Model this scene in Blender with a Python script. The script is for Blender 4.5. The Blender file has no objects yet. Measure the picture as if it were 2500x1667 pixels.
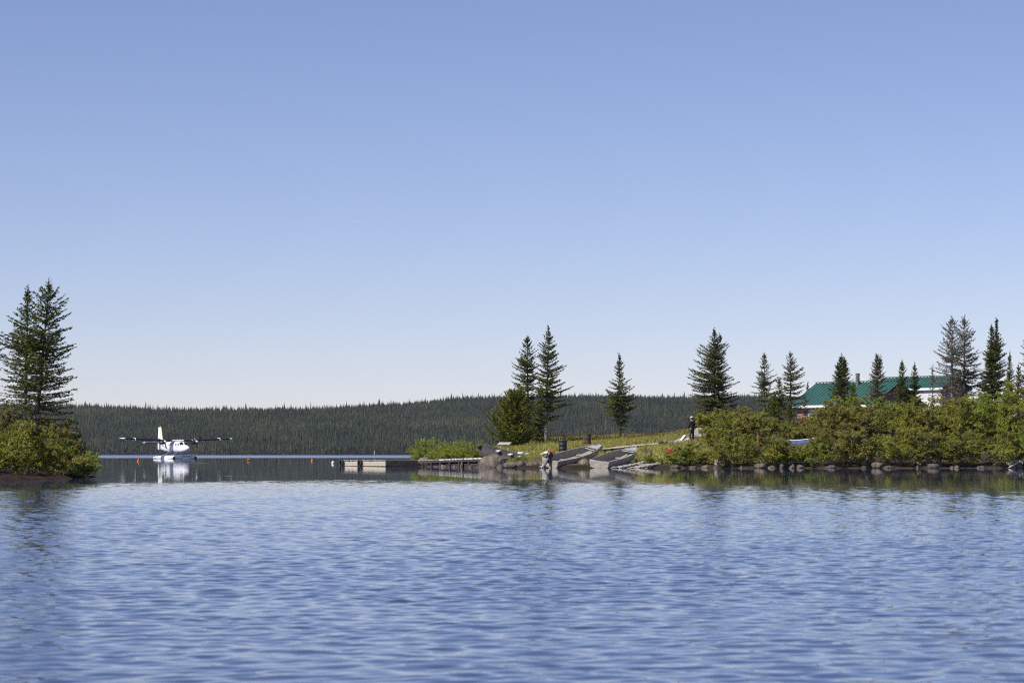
import bpy, math, random
import numpy as np
from mathutils import Vector, Matrix

# ------------------------------------------------------------------ camera, sky, sun, exposure
S = bpy.context.scene
F = 6944.0            # focal length in pixels of the 2500 px wide photograph (100 mm lens)
HZ = 1108.0           # row of the horizon
CAMZ = 0.8            # lens height above the lake
cam_d = bpy.data.cameras.new("camera"); cam = bpy.data.objects.new("camera", cam_d)
S.collection.objects.link(cam); S.camera = cam
cam.location = (0, 0, CAMZ); cam.rotation_euler = (math.pi/2, 0, 0)
cam_d.sensor_width = 36; cam_d.lens = 100; cam_d.shift_y = (HZ - 833.5)/2500
cam_d.clip_start = 0.5; cam_d.clip_end = 60000
cam_d.dof.use_dof = True; cam_d.dof.focus_distance = 190; cam_d.dof.aperture_fstop = 9
SUN_EL, SUN_AZ = math.radians(47), math.radians(237)      # azimuth clockwise from +Y (view direction)
world = bpy.data.worlds.new("World"); S.world = world; world.use_nodes = True
wn = world.node_tree.nodes; wl = world.node_tree.links
sky = wn.new("ShaderNodeTexSky"); sky.sky_type = 'NISHITA'; sky.sun_disc = False
sky.sun_elevation = SUN_EL; sky.sun_rotation = SUN_AZ
sky.altitude = 2500; sky.air_density = 1.0; sky.dust_density = 0.15; sky.ozone_density = 3.0
wb = wn.new("ShaderNodeMixRGB"); wb.blend_type = 'MULTIPLY'; wb.inputs[0].default_value = 1; wb.inputs[2].default_value = (1.05, .90, 1.0, 1)   # the camera's cool white balance
wl.new(sky.outputs[0], wb.inputs[1]); wl.new(wb.outputs[0], wn['Background'].inputs[0]); wn['Background'].inputs[1].default_value = 0.0975
sd = bpy.data.lights.new("sun", 'SUN'); sun = bpy.data.objects.new("sun", sd); S.collection.objects.link(sun)
sd.energy = 5.0; sd.angle = math.radians(0.53); sd.color = (1.0, 0.955, 0.89)
sdir = Vector((math.sin(SUN_AZ)*math.cos(SUN_EL), math.cos(SUN_AZ)*math.cos(SUN_EL), math.sin(SUN_EL)))
sun.rotation_euler = sdir.to_track_quat('Z', 'Y').to_euler(); sun.location = (-60, -30, 80)
S.view_settings.view_transform = 'Standard'; S.view_settings.look = 'None'
S.view_settings.exposure = 0.2; S.view_settings.gamma = 1.0
S.cycles.max_bounces = 6; S.cycles.diffuse_bounces = 2; S.cycles.glossy_bounces = 3
S.cycles.transmission_bounces = 4; S.cycles.transparent_max_bounces = 6; S.cycles.volume_bounces = 0
S.cycles.sample_clamp_indirect = 4
S.cycles.use_denoising = False; S.cycles.filter_width = 1.15
try: S.cycles.denoising_prefilter = 'ACCURATE'
except Exception: pass

# ------------------------------------------------------------------ helpers
def W(px, py, d):
    return Vector(((px-1250)/F*d, d, CAMZ + (HZ-py)/F*d))
def X(px, d): return (px-1250)/F*d
def ss(a, b, x): 
    t = np.clip((x-a)/(b-a), 0, 1); return t*t*(3-2*t)
def vnoise(x, y, seed=0):
    """smooth value noise, numpy"""
    x = np.asarray(x, float); y = np.asarray(y, float)
    xi = np.floor(x).astype(np.int64); yi = np.floor(y).astype(np.int64)
    fx = x-xi; fy = y-yi; fx = fx*fx*(3-2*fx); fy = fy*fy*(3-2*fy)
    def h(a, b):
        n = (a*374761393 + b*668265263 + seed*974711) & 0x7fffffff
        n = ((n ^ (n >> 13))*1274126177) & 0x7fffffff
        return ((n ^ (n >> 16)) & 0xffff)/65535.0
    return (h(xi, yi)*(1-fx)+h(xi+1, yi)*fx)*(1-fy) + (h(xi, yi+1)*(1-fx)+h(xi+1, yi+1)*fx)*fy
def fbm(x, y, seed=0, o=4):
    s = 0; a = 1; t = 0
    for i in range(o):
        s = s + a*vnoise(x*2**i, y*2**i, seed+i*7); t += a; a *= .5
    return s/t

def link(o, parent=None):
    S.collection.objects.link(o)
    if parent is not None: o.parent = parent
    return o
def tag(o, label=None, cat=None, group=None, kind=None):
    if label: o['label'] = label
    if cat: o['category'] = cat
    if group: o['group'] = group
    if kind: o['kind'] = kind
    return o
def empty(name, loc, rot=(0, 0, 0), label=None, cat=None, group=None):
    o = bpy.data.objects.new(name, None); link(o); o.location = loc; o.rotation_euler = rot
    o.empty_display_size = .2
    return tag(o, label, cat, group)
def np_mesh(name, V, Fa, material, parent=None, smooth=False, loc=None):
    """V (n,3), Fa (m,k) all faces with k corners"""
    me = bpy.data.meshes.new(name); V = np.asarray(V, np.float32); Fa = np.asarray(Fa, np.int32)
    m, k = Fa.shape
    me.vertices.add(len(V)); me.vertices.foreach_set('co', V.ravel())
    me.loops.add(m*k); me.loops.foreach_set('vertex_index', Fa.ravel())
    me.polygons.add(m); me.polygons.foreach_set('loop_start', np.arange(0, m*k, k, dtype=np.int32))
    try: me.polygons.foreach_set('loop_total', np.full(m, k, np.int32))
    except Exception: pass
    if smooth: me.polygons.foreach_set('use_smooth', np.ones(m, bool))
    me.update(calc_edges=True)
    me.materials.append(material)
    o = bpy.data.objects.new(name, me); link(o, parent)
    if loc is not None: o.location = loc
    return o

class MB:
    def __init__(s): s.v = []; s.f = []
    def add(s, vs, fs, M=None):
        n = len(s.v)
        s.v += [tuple(M @ Vector(v)) if M is not None else tuple(v) for v in vs]
        s.f += [tuple(i+n for i in f) for f in fs]; return s
    def box(s, c, size, rot=None, M=None, taper=1.0):
        sx, sy, sz = [a/2 for a in size]
        vs = []
        for z in (-1, 1):
            k = taper if z > 0 else 1
            for x, y in ((-1, -1), (1, -1), (1, 1), (-1, 1)): vs.append(Vector((x*sx*k, y*sy*k, z*sz)))
        R = rot.to_matrix() if rot is not None else Matrix.Identity(3)
        vs = [R @ v + Vector(c) for v in vs]
        return s.add(vs, [(3, 2, 1, 0), (4, 5, 6, 7), (0, 1, 5, 4), (1, 2, 6, 5), (2, 3, 7, 6), (3, 0, 4, 7)], M)
    def beam(s, a, b, w, h, M=None, up=Vector((0, 0, 1))):
        a = Vector(a); b = Vector(b); d = (b-a); L = d.length; d.normalize()
        u = d.cross(up)
        if u.length < 1e-4: u = Vector((1, 0, 0))
        u.normalize(); n = u.cross(d)
        vs = []
        for p in (a, b):
            for i, j in ((-1, -1), (1, -1), (1, 1), (-1, 1)): vs.append(p+u*(i*w/2)+n*(j*h/2))
        return s.add(vs, [(0, 1, 2, 3), (7, 6, 5, 4), (0, 4, 5, 1), (1, 5, 6, 2), (2, 6, 7, 3), (3, 7, 4, 0)], M)
    def tube(s, pts, radii, n=8, caps=True, M=None):
        pts = [Vector(p) for p in pts]; rings = []
        if not hasattr(radii, '__len__'): radii = [radii]*len(pts)
        prev = None
        for i, p in enumerate(pts):
            d = (pts[min(i+1, len(pts)-1)]-pts[max(i-1, 0)]).normalized()
            if prev is None:
                u = d.orthogonal().normalized()
            else:
                u = (prev - d*prev.dot(d))
                u = u.normalized() if u.length > 1e-5 else d.orthogonal().normalized()
            prev = u; w = d.cross(u)
            rings.append([p+(u*math.cos(2*math.pi*k/n)+w*math.sin(2*math.pi*k/n))*radii[i] for k in range(n)])
        return s.loft(rings, caps, M)
    def loft(s, rings, caps=True, M=None, closed=True):
        n = len(rings[0]); vs = [v for r in rings for v in r]; fs = []
        for i in range(len(rings)-1):
            for k in range(n if closed else n-1):
                a = i*n+k; b = i*n+(k+1) % n
                fs.append((a, b, b+n, a+n))
        if caps: fs.append(tuple(range(n))[::-1]); fs.append(tuple((len(rings)-1)*n+k for k in range(n)))
        return s.add(vs, fs, M)
    def build(s, name, m, parent=None, smooth=False, bevel=0, M=None, mods=None):
        me = bpy.data.meshes.new(name); me.from_pydata([tuple(v) for v in s.v], [], s.f); me.update()
        me.materials.append(m)
        if smooth:
            for p in me.polygons: p.use_smooth = True
            if smooth == 'auto':
                try: me.set_sharp_from_angle(angle=math.radians(40))
                except Exception: pass
        o = bpy.data.objects.new(name, me); link(o, parent)
        if bevel:
            b = o.modifiers.new('bevel', 'BEVEL'); b.width = bevel; b.segments = 2; b.limit_method = 'ANGLE'
        return o

# ------------------------------------------------------------------ materials
def nmat(name):
    m = bpy.data.materials.new(name); m.use_nodes = True
    nt = m.node_tree; b = nt.nodes['Principled BSDF']
    return m, nt, b, nt.nodes.new, nt.links.new
def rgb(c): return (c[0], c[1], c[2], 1)
def mat(name, c1, c2=None, rough=.7, scale=6, metallic=0, bump=0, stretch=(1, 1, 1), detail=6, lo=.35, hi=.65, spec=.5, c3=None, bscale=None):
    m, nt, b, N, L = nmat(name)
    b.inputs['Roughness'].default_value = rough; b.inputs['Metallic'].default_value = metallic
    b.inputs['Specular IOR Level'].default_value = spec
    tc = N('ShaderNodeTexCoord'); mp = N('ShaderNodeMapping'); L(tc.outputs['Object'], mp.inputs[0])
    mp.inputs['Scale'].default_value = stretch
    nz = N('ShaderNodeTexNoise'); nz.inputs['Scale'].default_value = scale; nz.inputs['Detail'].default_value = detail
    nz.inputs['Roughness'].default_value = .6
    L(mp.outputs[0], nz.inputs[0])
    r = N('ShaderNodeValToRGB'); L(nz.outputs[0], r.inputs[0])
    c2 = c2 or tuple(x*.75 for x in c1)
    r.color_ramp.elements[0].position = lo; r.color_ramp.elements[0].color = rgb(c2)
    r.color_ramp.elements[1].position = hi; r.color_ramp.elements[1].color = rgb(c1)
    if c3:
        e = r.color_ramp.elements.new(min(.98, hi+.08)); e.color = rgb(c3)
    L(r.outputs[0], b.inputs['Base Color'])
    if bump:
        bp = N('ShaderNodeBump'); bp.inputs['Strength'].default_value = 1; bp.inputs['Distance'].default_value = bump
        if bscale:
            n2 = N('ShaderNodeTexNoise'); n2.inputs['Scale'].default_value = bscale; n2.inputs['Detail'].default_value = 5
            L(mp.outputs[0], n2.inputs[0]); L(n2.outputs[0], bp.inputs['Height'])
        else: L(nz.outputs[0], bp.inputs['Height'])
        L(bp.outputs[0], b.inputs['Normal'])
    return m
def leafmat(name, cols, transl=.3, nscale=.8, rough=.6):
    """leaf pigment: random per leaf plus broad patches; light passes through"""
    m, nt, b, N, L = nmat(name)
    g = N('ShaderNodeNewGeometry'); r = N('ShaderNodeValToRGB')
    tc = N('ShaderNodeTexCoord'); nz = N('ShaderNodeTexNoise'); nz.inputs['Scale'].default_value = nscale; nz.inputs['Detail'].default_value = 3
    L(tc.outputs['Object'], nz.inputs[0])
    a = N('ShaderNodeMath'); a.operation = 'MULTIPLY_ADD'; a.inputs[1].default_value = .55
    L(g.outputs['Random Per Island'], a.inputs[0])
    s = N('ShaderNodeMapRange'); s.inputs[1].default_value = .3; s.inputs[2].default_value = .7; s.inputs[4].default_value = .45
    L(nz.outputs[0], s.inputs[0]); L(s.outputs[0], a.inputs[2])
    L(a.outputs[0], r.inputs[0])
    n = len(cols); el = r.color_ramp.elements
    el[0].color = rgb(cols[0]); el[1].color = rgb(cols[-1])
    for i in range(1, n-1):
        e = el.new(i/(n-1)); e.color = rgb(cols[i])
    L(r.outputs[0], b.inputs['Base Color']); b.inputs['Roughness'].default_value = rough
    b.inputs['Specular IOR Level'].default_value = .12
    t = N('ShaderNodeBsdfTranslucent'); L(r.outputs[0], t.inputs[0])
    mx = N('ShaderNodeMixShader'); mx.inputs[0].default_value = transl
    L(b.outputs[0], mx.inputs[1]); L(t.outputs[0], mx.inputs[2])
    L(mx.outputs[0], nt.nodes['Material Output'].inputs[0])
    return m

M = {}
M['bark'] = mat('bark', (.16, .13, .11), (.07, .055, .045), .95, 9, stretch=(1, 1, .25), bump=.02)
M['greybark'] = mat('grey_bark', (.32, .29, .26), (.14, .12, .105), .95, 9, stretch=(1, 1, .25), bump=.02)
M['twig'] = mat('twig', (.20, .155, .125), (.11, .085, .07), .9, 5)
M['spruce'] = leafmat('spruce_needles', [(.024, .034, .012), (.068, .085, .020), (.135, .155, .032), (.23, .235, .055)], .2)
M['spruce_blue'] = leafmat('blue_spruce_needles', [(.030, .038, .018), (.08, .092, .034), (.15, .162, .055), (.26, .25, .10)], .2)
M['spruce_yel'] = leafmat('young_spruce_needles', [(.05, .058, .010), (.12, .135, .020), (.21, .215, .032), (.30, .28, .05)], .25)
M['spruce_grey'] = leafmat('sparse_spruce_needles', [(.07, .065, .042), (.14, .125, .078), (.23, .20, .13), (.34, .29, .20)], .25)
M['larch'] = leafmat('larch_needles', [(.06, .085, .03), (.09, .12, .045), (.12, .15, .05)], .3)
M['willow'] = leafmat('willow_leaves', [(.09, .09, .024), (.25, .25, .045), (.44, .44, .075), (.60, .58, .16)], .5)
M['willow_brown'] = leafmat('budding_willow_leaves', [(.12, .09, .045), (.25, .225, .06), (.40, .38, .09), (.55, .50, .18)], .5)
M['willow_lime'] = leafmat('bright_willow_leaves', [(.12, .14, .025), (.26, .31, .045), (.38, .43, .07), (.50, .54, .14)], .45)
M['grass'] = leafmat('grass_blades', [(.27, .21, .09), (.28, .27, .07), (.36, .34, .09), (.48, .40, .18)], .35, .25)
M['heath'] = leafmat('heath_leaves', [(.08, .05, .03), (.13, .085, .04), (.17, .13, .05), (.17, .16, .04)], .25, .4)
M['farwood'] = leafmat('far_spruce', [(.003, .005, .004), (.012, .016, .010), (.036, .042, .020), (.085, .085, .038)], .1, .012)
M['farbrush'] = leafmat('far_brush', [(.035, .028, .02), (.06, .045, .03), (.085, .065, .045), (.06, .065, .03)], .2, .02)
M['rock'] = mat('rock', (.17, .135, .105), (.075, .058, .046), .9, 3.5, bump=.14, c3=(.25, .215, .18), lo=.38, hi=.6)
M['rock_dark'] = mat('dark_rock', (.11, .09, .075), (.045, .037, .031), .85, 4, bump=.05, lo=.35, hi=.62)
M['rock_lichen'] = mat('lichened_rock', (.34, .31, .28), (.09, .075, .065), .9, 3.2, bump=.06, lo=.42, hi=.56, c3=(.42, .36, .30))
M['mud'] = mat('mud', (.048, .031, .022), (.014, .010, .008), .9, 2.2, bump=.08, spec=.08)
M['oldwood'] = mat('weathered_wood', (.56, .50, .44), (.30, .26, .21), .9, 5, stretch=(1, 6, 6), bump=.006)
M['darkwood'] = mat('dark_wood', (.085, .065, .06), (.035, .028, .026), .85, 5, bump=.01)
M['palewood'] = mat('pale_board', (.58, .51, .41), (.42, .36, .28), .85, 2.5, stretch=(1, 1, 7), bump=.004)
M['rubber'] = mat('rubber', (.025, .025, .027), (.014, .014, .015), .75, 10)
M['alu'] = mat('weathered_aluminium', (.44, .385, .315), (.24, .205, .165), .6, 3, metallic=.0, spec=.3, stretch=(1, 1, 3), lo=.3, hi=.62)
M['alu_in'] = mat('grey_inner_paint', (.37, .335, .285), (.28, .25, .21), .8, 4, spec=.2)
M['alu_rim'] = mat('rim', (.55, .54, .52), (.4, .39, .37), .45, 4, metallic=.3)
M['darkboat'] = mat('dark_grey_boat_paint', (.085, .08, .08), (.05, .047, .047), .8, 4, spec=.15)
M['cream'] = mat('cream_bench', (.66, .61, .54), (.5, .45, .38), .6, 5)
M['black'] = mat('black_paint', (.022, .022, .025), (.012, .012, .014), .4, 5)
M['rust'] = mat('rusty_drum_paint', (.10, .045, .035), (.045, .025, .023), .75, 6)
M['bluedrum'] = mat('dark_blue_drum', (.022, .030, .045), (.013, .016, .022), .45, 6)
M['white'] = mat('white_paint', (.80, .80, .80), (.72, .72, .73), .35, 2)
M['white_plane'] = mat('aircraft_white', (.84, .84, .85), (.79, .79, .81), .28, 1.2)
M['offwhite'] = mat('dusty_white', (.70, .68, .65), (.5, .48, .45), .6, 5)
M['red'] = mat('red_plastic', (.55, .025, .02), (.38, .015, .015), .4, 5)
M['orange'] = mat('orange_buoy', (.85, .16, .02), (.65, .11, .015), .5, 5)
M['lime'] = mat('lime_marking', (.55, .72, .10), (.5, .68, .12), .35, 2)
M['darkgrey'] = mat('dark_grey', (.06, .06, .065), (.04, .04, .042), .5, 5)
M['silver'] = mat('silver', (.5, .5, .52), (.35, .35, .36), .35, 5, metallic=.6)
M['bone'] = mat('bone', (.62, .57, .50), (.45, .4, .34), .7, 8)
M['tarp'] = mat('grey_tarp', (.33, .33, .34), (.20, .20, .21), .6, 3, bump=.03)
M['bluesheet'] = mat('pale_blue_sheet', (.62, .68, .72), (.32, .40, .50), .6, 9, spec=.2)
M['navy'] = mat('blue_hull', (.12, .15, .27), (.08, .10, .2), .4, 5)
M['brick'] = None
M['skin'] = mat('skin', (.42, .26, .19), (.36, .21, .15), .55, 20)
M['jacket'] = mat('dark_jacket', (.020, .022, .035), (.012, .013, .02), .85, 14)
M['trousers'] = mat('dark_green_trousers', (.035, .042, .022), (.018, .02, .014), .9, 16)
M['cap'] = mat('pale_cap', (.62, .58, .55), (.5, .46, .43), .8, 16)
M['net'] = mat('straw_net', (.34, .28, .19), (.13, .10, .07), .95, 14, bump=.06)
M['chim'] = mat('chimney_pipe', (.22, .19, .18), (.13, .11, .10), .5, 4, metallic=.3)

def glassmat(name, c=(.02, .025, .03)):
    m, nt, b, N, L = nmat(name)
    b.inputs['Base Color'].default_value = rgb(c); b.inputs['Roughness'].default_value = .06
    b.inputs['Specular IOR Level'].default_value = .8
    return m
M['glass'] = glassmat('dark_glass')

def wallmat(name, c1, c2, period, axis=2):
    """horizontal boards with a dark joint"""
    m, nt, b, N, L = nmat(name)
    tc = N('ShaderNodeTexCoord'); sp = N('ShaderNodeSeparateXYZ'); L(tc.outputs['Object'], sp.inputs[0])
    mu = N('ShaderNodeMath'); mu.operation = 'MULTIPLY'; mu.inputs[1].default_value = 1/period; L(sp.outputs[axis], mu.inputs[0])
    fr = N('ShaderNodeMath'); fr.operation = 'FRACT'; L(mu.outputs[0], fr.inputs[0])
    r = N('ShaderNodeValToRGB'); L(fr.outputs[0], r.inputs[0])
    e = r.color_ramp.elements; e[0].position = 0; e[0].color = rgb(c2); e[1].position = .18; e[1].color = rgb(c1)
    nz = N('ShaderNodeTexNoise'); nz.inputs['Scale'].default_value = 3; L(tc.outputs['Object'], nz.inputs[0])
    mx = N('ShaderNodeMixRGB'); mx.blend_type = 'MULTIPLY'; mx.inputs[0].default_value = .5
    L(r.outputs[0], mx.inputs[1]); L(nz.outputs[0], mx.inputs[2]); L(mx.outputs[0], b.inputs['Base Color'])
    b.inputs['Roughness'].default_value = .8
    return m
M['siding'] = wallmat('red_brown_siding', (.34, .16, .12), (.5, .42, .38), .16)
M['whitewall'] = wallmat('white_siding', (.82, .82, .82), (.6, .6, .6), .2)
M['roof'] = mat('green_metal_roof', (.034, .105, .09), (.026, .085, .074), .5, 1.2, spec=.5)

# ------------------------------------------------------------------ terrain of the island
def shore_y(x):
    # near waterline of the camp shore as a distance for each x
    return np.interp(x, [-7, -5.5, -3.6, -1.8, -.8, 0, 3, 8, 13, 18, 24, 30, 60], [190, 181.5, 177, 171, 166, 163.5, 161.5, 162, 160.5, 161, 160.5, 161, 158]) + .35*np.sin(x*1.3)+.2*np.sin(x*3.1+1)
def left_x(y):
    return np.interp(y, [160, 180, 190, 205, 230, 260, 330], [-3, -6.3, -6.6, -5.6, -3.6, -1.0, 4])
def gz(x, y):
    x = np.asarray(x, float); y = np.asarray(y, float)
    a = y - shore_y(x); b = (x - left_x(y))*1.0
    d = np.minimum(np.minimum(a, b), (.200*y - x)*1.0)
    z = np.where(d < 0, np.maximum(d*.35, -1.2), 0.26*(1-np.exp(-np.maximum(d, 0)/.6)))
    rise = np.interp(a, [0, 6, 25, 34, 52, 73, 100, 200], [0, .12, .42, .62, 1.14, 1.78, 2.2, 2.5])
    rx = np.interp(x, [-6, -2, 2, 10, 20, 30], [.15, .75, 1.0, 1.08, 1.25, 1.35])
    z = z - np.where(d > 0, .12*ss(10, 13, x)*(1-np.exp(-np.maximum(d, 0)/.6))*ss(4, 1, d), 0)
    z = z + np.where(d > 0, rise*rx*ss(0, 3, d), 0)
    z = z + np.where(d > 0, np.interp(x, [4, 6.3, 8.6, 12, 20, 30], [0, .10, .33, .66, .8, .9])*ss(10, 30, a)*(1-.8*ss(200, 235, y)*ss(16, 13, x)), 0)
    # hummocks near the brow
    z = z + np.where(d > 0, (fbm(x*.5, y*.25, 5)-.5)*.35*ss(2, 20, d), 0)
    # the brow falls away to the back water on the left half
    back = ss(234, 262, y)*ss(26, 12, x)
    z = z*(1-back) - back*1.2
    return z
def terrain():
    xs = np.concatenate([np.arange(-10, 40, .3), np.arange(40, 90, 2.)]); ys = np.concatenate([np.arange(154, 176, .25), np.arange(176, 270, .6), np.arange(270, 345, 3)])
    XX, YY = np.meshgrid(xs, ys); ZZ = gz(XX, YY)+ (fbm(XX*1.7, YY*1.2, 11, 3)-.5)*.10
    V = np.stack([XX, YY, ZZ], -1).reshape(-1, 3); nx = len(xs); ny = len(ys)
    i = np.arange(nx-1)[None, :]+np.arange(ny-1)[:, None]*nx
    Fa = np.stack([i, i+1, i+nx+1, i+nx], -1).reshape(-1, 4)
    m, nt, b, N, L = nmat('camp_ground')
    tc = N('ShaderNodeTexCoord'); nz = N('ShaderNodeTexNoise'); nz.inputs['Scale'].default_value = .55; nz.inputs['Detail'].default_value = 7
    L(tc.outputs['Object'], nz.inputs[0]); r = N('ShaderNodeValToRGB'); L(nz.outputs[0], r.inputs[0])
    e = r.color_ramp.elements; e[0].position = .3; e[0].color = rgb((.13, .09, .05)); e[1].position = .7; e[1].color = rgb((.24, .25, .06))
    k = e.new(.42); k.color = rgb((.25, .19, .08)); k = e.new(.52); k.color = rgb((.20, .22, .05))
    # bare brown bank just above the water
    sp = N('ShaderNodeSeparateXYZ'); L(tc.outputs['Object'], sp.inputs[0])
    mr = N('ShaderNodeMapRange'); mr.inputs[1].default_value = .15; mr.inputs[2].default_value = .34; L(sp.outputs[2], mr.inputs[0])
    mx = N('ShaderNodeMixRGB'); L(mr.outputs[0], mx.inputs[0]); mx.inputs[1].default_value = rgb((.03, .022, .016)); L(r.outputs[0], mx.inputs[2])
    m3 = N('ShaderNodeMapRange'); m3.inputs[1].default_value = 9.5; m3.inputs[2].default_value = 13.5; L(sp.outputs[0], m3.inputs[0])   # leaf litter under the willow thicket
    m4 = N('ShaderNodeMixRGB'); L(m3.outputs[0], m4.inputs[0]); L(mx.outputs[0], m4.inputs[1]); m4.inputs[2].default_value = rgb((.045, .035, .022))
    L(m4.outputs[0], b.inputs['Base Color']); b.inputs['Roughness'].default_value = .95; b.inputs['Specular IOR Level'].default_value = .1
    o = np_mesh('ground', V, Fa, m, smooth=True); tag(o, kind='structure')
    # left bank
    xs = np.arange(-60, -11, .25); ys = np.arange(70, 150, .35)
    XX, YY = np.meshgrid(xs, ys); ZZ = bz(XX, YY)
    V = np.stack([XX, YY, ZZ], -1).reshape(-1, 3); nx = len(xs); ny = len(ys)
    i = np.arange(nx-1)[None, :]+np.arange(ny-1)[:, None]*nx
    Fa = np.stack([i, i+1, i+nx+1, i+nx], -1).reshape(-1, 4)
    o = np_mesh('bank', V, Fa, M['mud'], smooth=True); tag(o, kind='structure')
def bz(x, y):
    edge = np.interp(y, [70, 76, 80, 86, 90, 96, 99, 104, 112, 125, 150], [-40, -16.5, -14.3, -14.55, -14.1, -14.05, -14.5, -16, -19, -24, -34]) - .35 + .30*np.sin(np.asarray(y)*.78)+.15*np.sin(np.asarray(y)*2.1+1)
    d = edge - x
    z = np.where(d < 0, np.maximum(d*.25, -1), .12*(1-np.exp(-np.maximum(d, 0)/.35))+ .16*ss(.8, 3, d)+.5*ss(3, 12, d))
    return z + np.where(d > .1, (fbm(x*1.5, y*.9, 3)-.5)*.20, 0)
terrain()

# ------------------------------------------------------------------ lake
def calm_edge(x):
    """distance where the wind-ruffled water ends and the sheltered glassy water begins"""
    return np.interp(x, [-30, -13, -8.2, 0, 4, 7, 12, 30], [68, 74, 86, 90, 84, 76, 67, 60]) + 1.5*np.sin(x*.9) + .8*np.sin(x*2.3+1)
def water():
    rng = np.random.default_rng(4)
    rows = [5.0]
    while rows[-1] < 100: rows.append(rows[-1] + max(.022, .0016*rows[-1]))
    rows = np.array(rows); nc = 800
    t = np.linspace(-1, 1, nc)
    Y = np.repeat(rows[:, None], nc, 1); Xx = t[None, :]*(5.0+.20*Y)
    Z = np.zeros_like(Y); N = 70
    lam = np.exp(rng.uniform(math.log(.075), math.log(.46), N))
    th = rng.uniform(-math.pi, 0, N)
    w = np.interp(np.log(lam), np.log([.075, .15, .3, .46]), [.7, 1.0, 1.0, .6])
    step = np.maximum(.022, .0016*Y)
    for i in range(N):
        k = 2*math.pi/lam[i]; a = w[i]/k*math.sqrt(2/N)
        att = ss(1.8, 3.2, lam[i]/step)
        ph = k*(Xx*math.cos(th[i])+Y*math.sin(th[i])) + rng.uniform(0, 6.28) + 1.3*vnoise(Xx*.7/lam[i]**.5*.5, Y*.7/lam[i]**.5*.5, i)
        Z += a*att*np.sin(ph)
    gust = .62+.76*fbm(Xx*.35+3, Y*.16, 21, 3)
    ce = calm_edge(Xx)
    A = np.interp(ce-Y, [-.5, .6, 8, 20, 45, 80], [0, .014, .034, .060, .074, .078])
    edge = ss(1, .93, np.abs(t))[None, :]*ss(5, 5.6, Y)*ss(100, 96, Y)
    Z = Z*gust*A*edge*SLOPE
    V = np.stack([Xx, Y, Z], -1).reshape(-1, 3); nr = len(rows)
    i = np.arange(nc-1)[None, :]+np.arange(nr-1)[:, None]*nc
    Fa = np.stack([i, i+1, i+nc+1, i+nc], -1).reshape(-1, 4)
    n0 = len(V); B = 4500.
    c = [(Xx[0, 0], 5, 0), (Xx[0, -1], 5, 0), (Xx[-1, -1], rows[-1], 0), (Xx[-1, 0], rows[-1], 0), (-B, -B/4, 0), (B, -B/4, 0), (B, B, 0), (-B, B, 0)]
    V = np.concatenate([V, np.array(c)]);
    f2 = np.array([(4, 5, 1, 0), (5, 6, 2, 1), (6, 7, 3, 2), (7, 4, 0, 3)])+n0
    Fa = np.concatenate([Fa, f2])
    m, nt, b, Nn, L = nmat('lake_water')
    b.inputs['Base Color'].default_value = rgb((.038, .058, .125)); b.inputs['IOR'].default_value = 1.333
    geo = Nn('ShaderNodeNewGeometry'); sp = Nn('ShaderNodeSeparateXYZ'); L(geo.outputs['Position'], sp.inputs[0])
    # faint ripples everywhere; long thin cat's-paws on the calm water; rippled open lake far out
    def math_(op, a, bb, cc=None):
        n = Nn('ShaderNodeMath'); n.operation = op
        for k, v in enumerate((a, bb, cc)):
            if v is None: continue
            if isinstance(v, (int, float)): n.inputs[k].default_value = v
            else: L(v, n.inputs[k])
        return n.outputs[0]
    mp = Nn('ShaderNodeMapping'); mp.inputs['Scale'].default_value = (.16, .035, 1); L(geo.outputs['Position'], mp.inputs[0])
    n1 = Nn('ShaderNodeTexNoise'); n1.inputs['Scale'].default_value = 1; n1.inputs['Detail'].default_value = 5; n1.inputs['Roughness'].default_value = .65; L(mp.outputs[0], n1.inputs[0])
    paws = Nn('ShaderNodeMapRange'); paws.inputs[1].default_value = .665; paws.inputs[2].default_value = .72; L(n1.outputs[0], paws.inputs[0])
    far = Nn('ShaderNodeMapRange'); far.inputs[1].default_value = 560; far.inputs[2].default_value = 640
    wob = Nn('ShaderNodeTexNoise'); wob.inputs['Scale'].default_value = .02; L(geo.outputs['Position'], wob.inputs[0])
    yw = math_('MULTIPLY_ADD', wob.outputs[0], 160., sp.outputs[1]); yw = math_('SUBTRACT', yw, 80.); L(yw, far.inputs[0])
    near = Nn('ShaderNodeMapRange'); near.inputs[1].default_value = 92; near.inputs[2].default_value = 60; L(sp.outputs[1], near.inputs[0])
    ro = math_('MULTIPLY_ADD', paws.outputs[0], .10, .018)
    ro = math_('MULTIPLY_ADD', near.outputs[0], .03, ro)
    ro = math_('MULTIPLY_ADD', far.outputs[0], .17, ro)
    L(ro, b.inputs['Roughness'])
    mp2 = Nn('ShaderNodeMapping'); mp2.inputs['Scale'].default_value = (1.6, 2.4, 1); L(geo.outputs['Position'], mp2.inputs[0])
    n2 = Nn('ShaderNodeTexNoise'); n2.inputs['Scale'].default_value = 1; n2.inputs['Detail'].default_value = 3; L(mp2.outputs[0], n2.inputs[0])
    bp = Nn('ShaderNodeBump'); bp.inputs['Strength'].default_value = 1
    bd = math_('MULTIPLY_ADD', paws.outputs[0], .010, .0012); L(bd, bp.inputs['Distance'])
    L(n2.outputs[0], bp.inputs['Height']); L(bp.outputs[0], b.inputs['Normal'])
    o = np_mesh('water', V, Fa, m, smooth=True); tag(o, kind='structure')
SLOPE = 1.0
water()

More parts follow.
